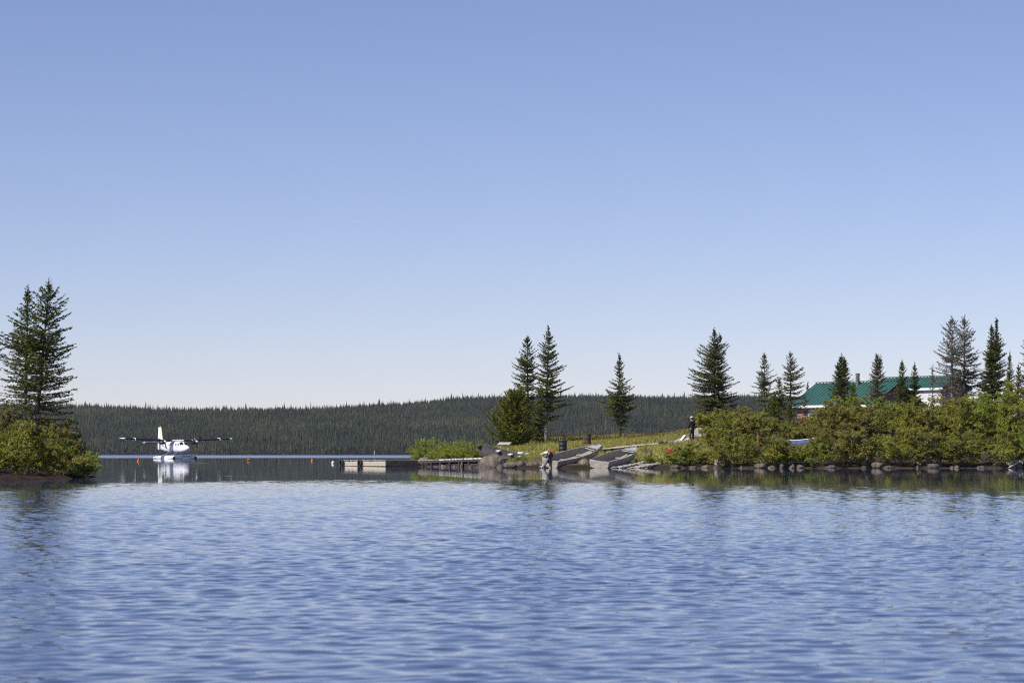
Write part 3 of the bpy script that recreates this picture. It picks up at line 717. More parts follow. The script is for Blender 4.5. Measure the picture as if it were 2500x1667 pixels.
for i, (px, d, w, top, lab) in enumerate(hg):
    shrub(lab, px, d, w*1.35, top-8, 'willow_lime', seed=i+80, proto=40+i % 2, group=G3, leaf=.06, nleaf=10000)
G4 = 'low bushes among the shore rocks'
for i, (px, d, w, top, m_, lab) in enumerate([(1262, 166, 40, 1112, 'willow_lime', 'low green bush just right of the big round boulder'),
      (1292, 166, 50, 1108, 'willow', 'low green bush left of the outboard motor'),
      (1322, 168, 40, 1113, 'willow', 'small green bush behind the outboard motor'),
      (1425, 168, 50, 1105, 'willow', 'low bush between the two grey boats'),
      (1580, 178, 34, 1086, 'willow', 'dark green tuft under the boardwalk, right of the right-hand boat bow'),
      (1640, 180, 50, 1084, 'willow', 'low dark bush under the boardwalk end near the person'),
      (1455, 190, 30, 1090, 'willow_lime', 'small bright bush behind the middle boat bow'),
      (1350, 185, 40, 1106, 'willow_brown', 'low brownish bush behind the middle boat stern')]):
    shrub(lab, px, d, w*1.2, top, m_, seed=i+95, proto=50+i % 2, group=G4, leaf=.055, nleaf=2500, name='low_bush')

# ------------------------------------------------------------------ grass and heath (uncountable)
def grass():
    rng = np.random.default_rng(9); n = 150000
    x = rng.uniform(-7, 40, n); y = 160+90*rng.random(n)**.8
    a = y-shore_y(x); b = x-left_x(y); z = gz(x, y)
    keep = (a > .5) & (b > .3) & (z > .2) & (x < 14+rng.random(n)*3)
    dens = fbm(x*.5, y*.3, 40); keep &= rng.random(n) < ss(.25, .6, dens)+.25
    x, y, z = x[keep], y[keep], z[keep]; n = len(x)
    h = rng.uniform(.07, .26, n)*(.5+1.0*fbm(x*.8, y*.4, 41)); w = rng.uniform(.02, .05, n)
    az = rng.uniform(0, 6.28, n); l = rng.normal(0, .4, (n, 2))*h[:, None]
    V = np.stack([np.stack([x-w*np.cos(az), y-w*np.sin(az), z-.03], -1), np.stack([x+w*np.cos(az), y+w*np.sin(az), z-.03], -1), np.stack([x+l[:, 0], y+l[:, 1], z+h], -1)], 1).reshape(-1, 3)
    o = np_mesh('grass', V, np.arange(len(V)).reshape(-1, 3), M['grass']); tag(o, 'yellow-green grass of the camp lawn', 'grass', kind='stuff')
    # heath and moss tufts on the brow and the bank edge
    n = 60000; x = rng.uniform(-5, 32, n); y = np.where(rng.random(n) < .6, rng.uniform(222, 246, n), 160+60*rng.random(n))
    a = y-shore_y(x); b = x-left_x(y); z = gz(x, y); d1 = fbm(x*.6, y*.35, 50)
    keep = (a > .3) & (b > .2) & (z > .15) & (d1 > np.where(y > 220, .42, .56))
    x, y, z, d1 = x[keep], y[keep], z[keep], d1[keep]
    c = np.stack([x, y, z+rng.random(len(x))*(.05+.9*np.maximum(0, d1-.42))*np.where(y > 220, 1.6, .9)], -1)
    V, Fa = leaf_quads(rng, c, rng.normal(0, 1, c.shape), .11, .07)
    o = np_mesh('heath', V, Fa, M['heath']); tag(o, 'brownish heath and moss covering the brow of the lawn', 'heath', kind='stuff')
grass()

# ------------------------------------------------------------------ rocks
import bmesh
def rock_mesh(seed, sub=3):
    bm = bmesh.new(); bmesh.ops.create_icosphere(bm, subdivisions=sub, radius=1)
    rng = random.Random(seed); o = Vector((rng.uniform(0, 50), rng.uniform(0, 50), rng.uniform(0, 50)))
    from mathutils import noise
    cuts = [Vector((rng.gauss(0, 1), rng.gauss(0, 1), rng.gauss(0, .8))).normalized() for _ in range(6)]
    for v in bm.verts:
        p = v.co.copy(); r = 1+.22*noise.noise(p*1.1+o)+.08*noise.noise(p*3.1+o)+.03*noise.noise(p*8+o)
        p = p*r
        for c in cuts:
            d = p.dot(c)-.82
            if d > 0: p -= c*d*.8
        v.co = p
    for a in range(3):
        lo = min(v.co[a] for v in bm.verts); hi = max(v.co[a] for v in bm.verts)
        for v in bm.verts: v.co[a] = (v.co[a]-lo)/(hi-lo)*2-1
    for f in bm.faces: f.smooth = True
    return bm
def rock(label, px, d, wpx, top, mat_='rock', seed=0, depth=None, group=None, name='rock', bot=None, rz=None, shape=None):
    k = d/F; w = wpx*k; z1 = CAMZ+(HZ-top)*k; z0 = bot if bot is not None else min(float(gz(X(px, d), d)), 0)-.12
    bm = rock_mesh(seed)
    sx, sy, sz = w/2, (depth or w*.9)/2, (z1-z0)/2
    if shape == 'pointed':
        for v in bm.verts:
            t = (v.co.z+1)/2; f = 1.15-.62*t; v.co.x *= f; v.co.y *= f; v.co.x += .15*t
    for v in bm.verts: v.co = Vector((v.co.x*sx, v.co.y*sy, v.co.z*sz))
    me = bpy.data.meshes.new(name); bm.to_mesh(me); bm.free(); me.materials.append(M[mat_])
    o = bpy.data.objects.new(name, me); link(o); o.location = (X(px, d), d, (z0+z1)/2)
    o.rotation_euler = (0, 0, rz if rz is not None else random.Random(seed).uniform(-.4, .4))
    return tag(o, label, 'rock', group)
GR = 'rocks along the camp waterline'
RK = [
 ('big round grey-brown boulder at the right end of the pier', 1205, 164.9, 66, 1108, 'rock', 1, 1.6),
 ('small low rock touching the right foot of the big round boulder', 1222, 163.6, 24, 1133, 'rock', 2, None),
 ('split brown rock second right of the big round boulder', 1245, 164, 34, 1127, 'rock', 3, None),
 ('squarish brown rock in the middle of the row left of the outboard', 1270, 164, 24, 1124, 'rock', 4, None),
 ('narrow dark rock squeezed between the squarish and the rounded rock', 1284, 164.2, 16, 1127, 'rock_dark', 5, None),
 ('rounded brown rock just left of the outboard motor', 1301, 163.8, 30, 1126, 'rock', 6, None),
 ('mossy rock behind the outboard propeller', 1318, 165.4, 26, 1120, 'rock_dark', 7, None),
 ('long low grey rock showing above the left part of the pier', 1048, 184, 56, 1115, 'rock', 8, 1.6),
 ('flat brown rock showing above the middle of the pier', 1108, 178, 34, 1117, 'rock_dark', 9, None),
 ('tall pointed pale rock with lichen at the waterline, left of the willows', 1760, 162.2, 32, 1104, 'rock_lichen', 10, 1.0),
 ('dark rock at the right foot of the pointed lichened rock', 1778, 162.4, 20, 1124, 'rock_dark', 11, None),
 ('broad brown rock under the willows, right of the deep dark gap', 1856, 161.4, 30, 1131, 'rock', 12, None),
 ('flat pale rock at the waterline right of the broad brown rock', 1888, 161, 20, 1136, 'rock', 13, None),
 ('small brown rock two places right of the broad brown rock', 1908, 161.6, 14, 1133, 'rock_dark', 14, None),
 ('small upright rock below the blue and white boat', 1934, 161.5, 14, 1133, 'rock', 15, None),
 ('rounded pale rock below the bow of the blue and white boat', 1954, 161, 20, 1134, 'rock', 16, None),
 ('dark rounded rock below the many-tipped spruce', 2031, 161.4, 22, 1135, 'rock_dark', 17, None),
 ('sunlit orange-brown rock standing out at the right-hand waterline', 2142, 160.8, 32, 1128, 'rock', 18, None),
 ('mottled pale rock behind and left of the sunlit orange-brown rock', 2118, 163, 40, 1112, 'rock_lichen', 19, None),
 ('small pale rock below the spindly spruce', 2168, 160.9, 22, 1137, 'rock_dark', 20, None),
 ('low reddish rock under the willows below the left grey spruce', 2278, 161, 32, 1132, 'rock_dark', 21, None),
 ('small grey rock below the tallest grey spruce', 2336, 161, 14, 1136, 'rock', 22, None),
 ('small rock below the dense twin-topped spruce', 2398, 161, 18, 1137, 'rock_dark', 23, None),
 ('grey rock under the driftwood at the right frame edge', 2480, 161, 30, 1134, 'rock', 24, None),
 ('flat brown rock right of the landing ladders', 1648, 162.6, 26, 1136, 'rock_dark', 25, None),
 ('low rock under the low willows left of the pointed rock', 1690, 162.5, 22, 1137, 'rock_dark', 26, None),
 ('small reddish rock nearest left of the pointed rock', 1722, 162.4, 20, 1136, 'rock', 27, None),
 ('small stone lying on the lawn right of the right-hand boat bow', 1586, 176, 12, 1099, 'rock', 28, None),
 ('dark rock in the shade under the right-hand boat', 1560, 164.2, 26, 1131, 'rock_dark', 29, None),
 ('pale stone peeking from the willows below the rusty post', 1848, 172, 14, 1084, 'rock', 30, None)]
for (lab, px, d, w, top, m_, sd_, dep) in RK:
    bot = None
    if px > 1640 and sd_ not in (10, 11, 19, 28, 30): d = float(shore_y(X(px, 161)))+.12
    if sd_ in (28, 30): bot = float(gz(X(px, d), d))-.08
    if sd_ == 10: rock(lab, px, d, w*1.15, top, m_, sd_, dep, GR, shape='pointed')
    else: rock(lab, px, d, w*1.05, top-1, m_, sd_, dep, GR, bot=bot)
_r = random.Random(12)
for i in range(12):
    px = 1665+i*72+_r.uniform(-12, 12); d = float(shore_y(X(px, 161)))+_r.uniform(-.1, .45)
    rock('small dark stone at the waterline ' + ('just right of the pointed boulder' if px < 1860 else 'under the willows below the brown-walled cabin' if px < 2130 else 'between the sunlit orange-brown rock and the grey spruces' if px < 2330 else 'near the right frame edge, left of the driftwood'), px, d, _r.uniform(8, 20), CAMZ and HZ+(CAMZ-_r.uniform(.07, .22))*F/d, _r.choice(['rock_dark', 'rock']), 200+i, None, 'small stones under the right-hand willows', name='stone')
rock('pale boulder on the far shore above the moored dock', 862, 2318, 12, 1105, 'rock_lichen', 41, bot=-.5, name='boulder')
# heap of tangled net over a stump by the right-hand boat's stern
def net_heap():
    root = empty('net_heap', (X(1418, 162.4), 162.6, 0), label='straw-coloured heap of netting and roots beside the right-hand boat stern', cat='net heap')
    rng = np.random.default_rng(5); bm = rock_mesh(77)
    for v in bm.verts:
        t = max(0, (v.co.z+.3)); v.co = Vector((v.co.x*.72*(1-.35*t)+.18*t, v.co.y*.5*(1-.3*t), v.co.z*.52+.02))
    me = bpy.data.meshes.new('mound'); bm.to_mesh(me); bm.free(); me.materials.append(M['net']); link(bpy.data.objects.new('mound', me), root)
    n = 700; th = rng.uniform(0, 6.28, n); r = np.sqrt(rng.random(n)); h = (1-r)*.5+.05
    a = np.stack([r*.7*np.cos(th)+.12*h*2, r*.5*np.sin(th), h+rng.random(n)*.06], -1); b = a+rng.normal(0, .12, (n, 3))*np.array([1, 1, .8])
    V, Fa = seg_quads(rng, a, b, np.full(n, .012), np.full(n, .01)); np_mesh('strands', V, Fa, M['net'], root)
net_heap()

# ------------------------------------------------------------------ floatplane
def floatplane():
    th = math.radians(26)
    root = empty('floatplane', (X(430, 482), 482, 0), (0, 0, -(math.pi/2-th)), 'white twin-engine floatplane resting on the calm lake, nose turned to the right', 'floatplane')
    St = [(6.12, 1.74, 1.80, .03), (5.95, 1.5, 1.98, .26), (5.5, 1.3, 2.1, .48), (4.8, 1.15, 2.22, .66), (4.15, 1.08, 2.33, .76), (3.75, 1.05, 2.62, .79), (3.4, 1.03, 2.86, .8),
          (3.0, 1.03, 2.93, .81), (0, 1.03, 2.93, .81), (-2, 1.06, 2.93, .81), (-4, 1.18, 2.85, .68), (-6, 1.38, 2.75, .45), (-7.6, 1.5, 2.68, .24), (-8.9, 1.62, 2.62, .07)]
    sx = [s[0] for s in St][::-1]; sb = [s[1] for s in St][::-1]; st = [s[2] for s in St][::-1]; sw = [s[3] for s in St][::-1]
    def P(x, a, off=0):
        b, t, w = np.interp(x, sx, sb), np.interp(x, sx, st), np.interp(x, sx, sw)
        c, s = math.cos(a), math.sin(a); e = .62
        yy = math.copysign(abs(c)**e, c)*(w+off); zz = (b+t)/2+math.copysign(abs(s)**e, s)*((t-b)/2+off)
        return Vector((x, yy, zz))
    f = MB(); xs = sorted(set([s[0] for s in St]+list(np.linspace(-8.9, 6.1, 34))))
    f.loft([[P(x, 2*math.pi*k/28) for k in range(28)] for x in xs]); f.build('fuselage', M['white_plane'], root, smooth=True)
    def patch(name, x0, x1, a0, a1, m, n=5, off=.015, parent=root):
        q = MB(); g = [[P(x0+(x1-x0)*i/n, a0+(a1-a0)*j/n, off) for j in range(n+1)] for i in range(n+1)]
        vs = [v for r in g for v in r]; fs = [(i*(n+1)+j, i*(n+1)+j+1, (i+1)*(n+1)+j+1, (i+1)*(n+1)+j) for i in range(n) for j in range(n)]
        q.add(vs, fs); return q.build(name, m, parent, smooth=True)
    pi = math.pi
    # windshield: two front panes and side panes (angle pi/2 is the top, 0 the port side, pi starboard)
    for a0, a1 in ((pi*.5+.04, pi*.77), (pi*.5-.04, pi*.23)):
        patch('windshield', 3.46, 4.12, a0, a1, M['glass'])
    for a0, a1 in ((pi*.83, pi*.965), (pi*.17, pi*.035)):
        patch('cockpit_window', 3.02, 3.5, a0, a1, M['glass'], off=.012)
    for sgn in (0, 1):
        for xw in (2.15, 1.75, .6, .1, -.45, -1.0, -1.55):
            a0, a1 = pi*.86, pi*.965
            if sgn: a0, a1 = pi-a0, pi-a1
            patch('cabin_window', xw, xw+.26, a0, a1, M['glass'], off=.012, n=3)
    patch('door_seam', -2.35, -2.31, pi*.82, pi*1.2, M['darkgrey'], off=.008, n=4)
    patch('registration_mark', -5.7, -4.9, pi*.93, pi*.99, M['darkgrey'], off=.008, n=3)
    # wing
    def foil(xle, y, z, chord, th_=.13, n=12):
        up = []; lo = []
        for i in range(n+1):
            u = (1-math.cos(pi*i/n))/2; t = 5*th_*(.2969*math.sqrt(u)-.126*u-.3516*u*u+.2843*u**3-.1036*u**4)
            up.append(Vector((xle-u*chord, y, z+t*chord+.02*math.sin(pi*u)*chord))); lo.append(Vector((xle-u*chord, y, z-t*chord*.75+.02*math.sin(pi*u)*chord)))
        return up+lo[::-1][1:-1]
    def wz(y): return 3.02+abs(y)*math.tan(math.radians(2.2))
    w = MB(); w.loft([foil(1.0, y, wz(y), 1.98) for y in (-9.5, -5, 0, 5, 9.5)]); w.build('wing', M['white_plane'], root, smooth='auto')
    for sg in (-1, 1):
        t = MB(); t.loft([foil(1.0, 9.503*sg, wz(9.5), 1.98), foil(.95, 9.75*sg, wz(9.7), 1.85, .11), foil(.75, 9.9*sg, wz(9.9), 1.5, .05)]); t.build('wing_tip', M['white_plane'], root, smooth='auto')
        for (y0, y1) in ((1.05, 2.42), (3.2, 7.45), (7.62, 9.3)):
            b = MB(); rings = []
            for y in (y0, y1):
                y *= sg; z = wz(y); r = []
                for k in range(9):
                    a = -pi/2+pi*k/8; r.append(Vector((1.0-.13+math.cos(a)*.155, y, z+.015+math.sin(a)*.150)))
                rings.append(r)
            b.loft(rings, caps=True); b.build('leading_edge_boot', M['black'], root, smooth='auto')
        MB().box((.45, 7.53*sg, wz(7.5)+.02), (1.35, .06, .42)).build('wing_fence', M['white_plane'], root, bevel=.02)
        # flap hinge fairings
        fh = MB()
        for y in (3.6, 5.2, 6.8, 8.6): fh.tube([(-.5, y*sg, wz(y)-.12), (-1.2, y*sg, wz(y)-.2)], [.04, .02], 6)
        fh.build('hinge_fairing', M['white_plane'], root)
        MB().beam((.35, 3.9*sg, wz(3.9)-.1), (.15, .72*sg, 1.18), .13, .05).build('wing_strut', M['silver'], root, bevel=.01)
        # engine
        y = 2.82*sg; z = 2.86
        e = MB(); e.tube([(-.7, y, z+.1), (.2, y, z-.02), (.9, y, z-.05), (1.6, y, z), (2.1, y, z+.03), (2.34, y, z+.05)], [.18, .36, .42, .39, .31, .22], 18)
        eng = e.build('engine_nacelle', M['black'], root, smooth='auto')
        MB().tube([(1.9, y, z-.30), (2.12, y, z-.27)], [.18, .14], 12).build('air_intake', M['darkgrey'], eng)
        MB().tube([(1.75, y+.3*sg, z-.02), (1.6, y+.46*sg, z-.02)], [.07, .08], 10).build('exhaust_pipe', M['silver'], eng)
        p = empty('propeller', (0, 0, 0)); p.parent = root
        MB().tube([(2.34, y, z+.05), (2.45, y, z+.05), (2.62, y, z+.05), (2.74, y, z+.05)], [.20, .19, .11, .015], 14).build('spinner', M['white_plane'], p, smooth='auto')
        for k in range(3):
            a = math.radians({-1: (42, 160, 280), 1: (38, 152, 272)}[sg][k])
            R = Matrix.Translation((2.46, y, z+.05)) @ Matrix.Rotation(-a if False else a, 4, 'X')
            bl = MB(); rings = []
            for r_, ch, tw in ((.14, .09, 60), (.4, .17, 42), (.8, .22, 28), (1.1, .20, 20), (1.28, .10, 16)):
                c_, s_ = math.cos(math.radians(tw)), math.sin(math.radians(tw)); hh = ch/2; tt = .018
                rings.append([R @ Vector((u*s_+v*c_, r_, u*c_-v*s_)) for u, v in ((-hh, 0), (0, tt), (hh, 0), (0, -tt))])
            bl.loft(rings); bl.build('blade', M['black'], p, smooth=False)
        # floats: hull with bow and stern sections
        y = 1.9*sg; fl = MB(); rings = []
        for x, top, bot, hw in ((4.5, .34, .20, .05), (4.35, .42, .02, .22), (3.9, .47, -.18, .36), (2.8, .50, -.30, .43), (.6, .50, -.36, .45), (-.6, .49, -.36, .45), (-.62, .49, -.22, .44), (-3, .44, -.12, .36), (-5, .36, .02, .24), (-6.1, .30, .14, .08)):
            m_ = (top+bot)/2+.02
            rings.append([Vector((x, y+hw*.75, top)), Vector((x, y+hw*.3, top+.05)), Vector((x, y-hw*.3, top+.05)), Vector((x, y-hw*.75, top)), Vector((x, y-hw, m_+.06)), Vector((x, y-hw, m_-.08)), Vector((x, y, bot)), Vector((x, y+hw, m_-.08)), Vector((x, y+hw, m_+.06))])
        fo = fl.build if False else None
        fl.loft(rings); flo = fl.build('float', M['white_plane'], root, smooth='auto')
        MB().tube([(4.40, y, .20), (4.56, y, .26), (4.66, y, .28)], [.24, .19, .05], 12).build('bumper', M['black'], flo, smooth=True)
        MB().beam((-6.1, y, .35), (-6.25, y, -.25), .03, .26).build('water_rudder', M['silver'], flo)
        # float struts
        s = MB()
        for (x0, x1, z1) in ((3.1, 2.2, 1.12), (1.9, 2.6, 1.1), (-1.3, -.2, 1.12), (-2.2, -.9, 1.15)):
            s.beam((x0, y*.98, .5), (x1, .6*sg, z1), .10, .05)
        s.build('float_strut', M['silver'], root)
        # steps
    sp_ = MB()
    for x in (2.9, -1.6): sp_.tube([(x, -1.85, .45), (x, 1.85, .45)], .05, 8)
    sp_.build('spreader_bar', M['silver'], root)
    # tail
    def plate(pts, axis_y, t, name, m, parent=root):
        q = MB(); n = len(pts); a = [Vector((x, axis_y-t/2, z)) for x, z in pts]; b = [Vector((x, axis_y+t/2, z)) for x, z in pts]
        q.loft([a, b]); return q.build(name, m, parent, bevel=t*.35)
    fin = plate([(-6.3, 2.55), (-6.75, 2.8), (-7.75, 5.3), (-7.9, 5.42), (-8.42, 5.42), (-8.42, 2.4), (-7.8, 2.4)], 0, .16, 'vertical_fin', M['white_plane'])
    rud = plate([(-8.45, 1.55), (-8.45, 5.42), (-9.05, 5.38), (-9.42, 2.0), (-9.3, 1.55)], 0, .12, 'rudder', M['white_plane'])
    MB().box((-8.1, 0, 5.5), (.5, .12, .14), taper=.6).build('beacon', M['orange'], root, bevel=.02)
    mk = MB()
    rows = [(4.78, .34, .22), (4.42, .62, .12), (4.18, .66, .14), (3.92, .85, .13), (3.66, .95, .18), (3.34, 1.2, .26), (2.95, 1.3, .34)]
    for sgn in (-1, 1):
        for i, (z, ln, hh) in enumerate(rows):
            xc = -8.0 + (4.75-z)*.12
            mk.box((xc-ln*.0, sgn*.086, z), (ln, .008, hh)) if i % 2 == 0 else (mk.box((xc-ln*.28, sgn*.086, z), (ln*.42, .008, hh)), mk.box((xc+ln*.28, sgn*.086, z), (ln*.42, .008, hh)))
    mk.build('lime_tail_marking', M['lime'], fin)
    h = MB(); h.loft([foil(-7.05, y, 2.74, 1.45, .10) for y in (-3.15, 0, 3.15)]); ts = h.build('horizontal_stabilizer', M['white_plane'], root, smooth='auto')
    for sg in (-1, 1):
        MB().box((-7.12, 1.7*sg, 2.755), (.2, 2.7, .13)).build('leading_edge_boot', M['black'], ts, bevel=.03)
    an = MB()
    for x in (2.0, .9): an.tube([(x, .0, 2.95), (x-.12, 0, 3.4)], [.03, .012], 6)
    an.build('antenna', M['white_plane'], root)
    return root
floatplane()

# ------------------------------------------------------------------ docks, pier, tyres
def oriented(a, b):
    a = Vector((a[0], a[1], 0)); b = Vector((b[0], b[1], 0)); u = (b-a).normalized(); n = Vector((-u.y, u.x, 0)); return a, b, u, n, (b-a).length
def dock(name, label, a, b, width, h0, h1, side_mat, boards, end_mat=None):
    a, b, u, n, L = oriented(a, b)
    if n.y < 0: n = -n
    root = empty(name, a, label=label, cat='dock'); M4 = Matrix(((u.x, n.x, 0, 0), (u.y, n.y, 0, 0), (0, 0, 1, 0), (0, 0, 0, 1))); root.rotation_euler = M4.to_euler()
    H = lambda s: h0+(h1-h0)*s/L
    s_ = MB()   # near side skirt in three boards
    for k in range(3):
        z0 = .02+k*(h0-.06)/3
        hh = (h0-.06)/3-.012
        s_.beam((0.01, .02, z0+hh/2), (L-.01, .02, z0+hh/2+(h1-h0)*.6), .04, hh)
    s_.build('side_board', side_mat, root)
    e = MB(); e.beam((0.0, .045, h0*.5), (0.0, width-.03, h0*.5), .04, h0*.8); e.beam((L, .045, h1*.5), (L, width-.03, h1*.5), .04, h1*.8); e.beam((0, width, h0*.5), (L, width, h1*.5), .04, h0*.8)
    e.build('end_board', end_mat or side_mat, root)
    MB().box((L/2, width/2, .02), (L-.2, width-.2, .3)).build('float_drum', M['darkwood'], root)
    d = MB(); rng = random.Random(len(label)); x = .0
    while x < L-.05:
        w = min(boards, L-x); zz = H(x+w/2)+.015
        d.box((x+w/2-.004, width/2+rng.uniform(-.03, .03), zz), (w-.012, width+.12, .035), rot=Matrix.Rotation(rng.uniform(-.008, .008), 3, 'Z').to_euler()); x += w
    d.build('deck', M['oldwood'], root, bevel=.004)
    return root
A0 = (X(836, 189), 189); A1 = (X(941, 181.2), 181.2); A2 = (X(1026, 183.5), 183.5)
dk = dock('floating_dock', 'floating dock with a pale beige side, a dark near end and two hanging tyres', A0, A1, 2.35, .37, .41, M['palewood'], .2, M['darkwood'])  # dark timber on the end boards paints in the shade of the near end
def tyre(label, s):
    a, b, u, n, L = oriented(A0, A1); n = n if n.y < 0 else -n
    p = a+u*s+n*.14
    root = empty('tyre', (p.x, p.y, .17), (0, 0, math.atan2(u.y, u.x)), label, 'tyre', 'tyres hung on the dock')
    rings = []
    prof = [(.26, -.085), (.29, -.07), (.305, -.03), (.305, .03), (.29, .07), (.26, .085), (.20, .075), (.185, .04), (.20, .03), (.24, .05), (.25, 0), (.24, -.05), (.20, -.03), (.185, -.04), (.20, -.075)]
    for k in range(28):
        t = 2*math.pi*k/28; rings.append([Vector((r*math.cos(t), y, r*math.sin(t))) for r, y in prof])
    rings.append(rings[0]); q = MB(); q.loft(rings, caps=False); q.build('tread', M['rubber'], root, smooth=True)
    MB().tube([(0, .05, .16), (0, .14, .26)], .012, 6).build('rope', M['offwhite'], root)
tyre('black tyre on the left corner of the beige floating dock', .25)
tyre('black tyre halfway along the beige floating dock', 3.9)
def pier():
    root = empty('pier', (X(1026, 181), 181, 0), label='old plank pier on log cribs with a white-weathered edge, running to the big boulder', cat='pier')
    a = Vector((X(1022, 181), 181, .385)); b = Vector((X(1180, 167.2), 167.2, .56)); o = root.location
    u = (b-a); L = u.length; u.normalize(); n = Vector((-u.y, u.x, 0)).normalized()
    n = n if n.y > 0 else -n
    pl = MB(); rng = random.Random(3); s = 0
    while s < L-.1:
        w = rng.uniform(.17, .24); c = a+u*(s+w/2)+n*.75-o
        q = Matrix.Rotation(math.atan2(u.y, u.x)+rng.uniform(-.03, .03), 3, 'Z').to_euler()
        pl.box(c+Vector((0, 0, rng.uniform(-.012, .012)))+n*rng.uniform(-.05, .05), (w-.012, 1.6, .04), rot=q); s += w
    pl.build('deck', M['oldwood'], root)
    e = MB(); m1 = a+u*L*.35
    e.beam(m1-n*.03-o+Vector((0, 0, -.01)), b-n*.03-o+Vector((0, 0, -.01)), .05, .07); e.build('pale_edge_board', M['white'], root)
    st = MB()
    for off in (.05, .8, 1.45): st.beam(a+n*off-o-Vector((0, 0, .10)), b+n*off-o-Vector((0, 0, .10)), .16, .14)
    st.build('stringer', M['darkwood'], root)
    lg = MB()
    for k in range(7):
        c = a+u*(L*(.06+.145*k)); 
        lg.tube([c+n*.02-o+Vector((0, 0, -.12)), c+n*.02+Vector((0, 0, -.9))-o], [.06, .07], 8)
        lg.tube([c+n*1.4-o+Vector((0, 0, -.12)), c+n*1.4+Vector((0, 0, -.9))-o], [.06, .07], 8)
    for k in range(3):
        for z in (.02, .16):
            c0 = a+u*(L*(.12+.29*k)); c1 = a+u*(L*(.12+.29*k)+3.0); c0.z = c1.z = z
            lg.tube([c0+n*.15-o, c1+n*.15-o], .07, 8)
    lg.build('crib_log', M['darkwood'], root)
pier()
for i, (px, w, top, m_, lab) in enumerate([(1082, 18, 1133, 'rock', 'leftmost pale stone in the crib under the pier'), (1108, 16, 1134, 'rock', 'second pale stone from the left in the crib under the pier'),
        (1127, 11, 1126, 'rock', 'upright pale stone in the crib under the middle of the pier'), (1150, 18, 1133, 'rock_dark', 'dark stone in the crib under the right part of the pier'), (1066, 14, 1136, 'rock_dark', 'dark stone at the left end of the pier crib')]):
    d = 181.4-(px-1022)*.1; rock(lab, px, d, w, top, m_, 60+i, None, 'stones under the pier')

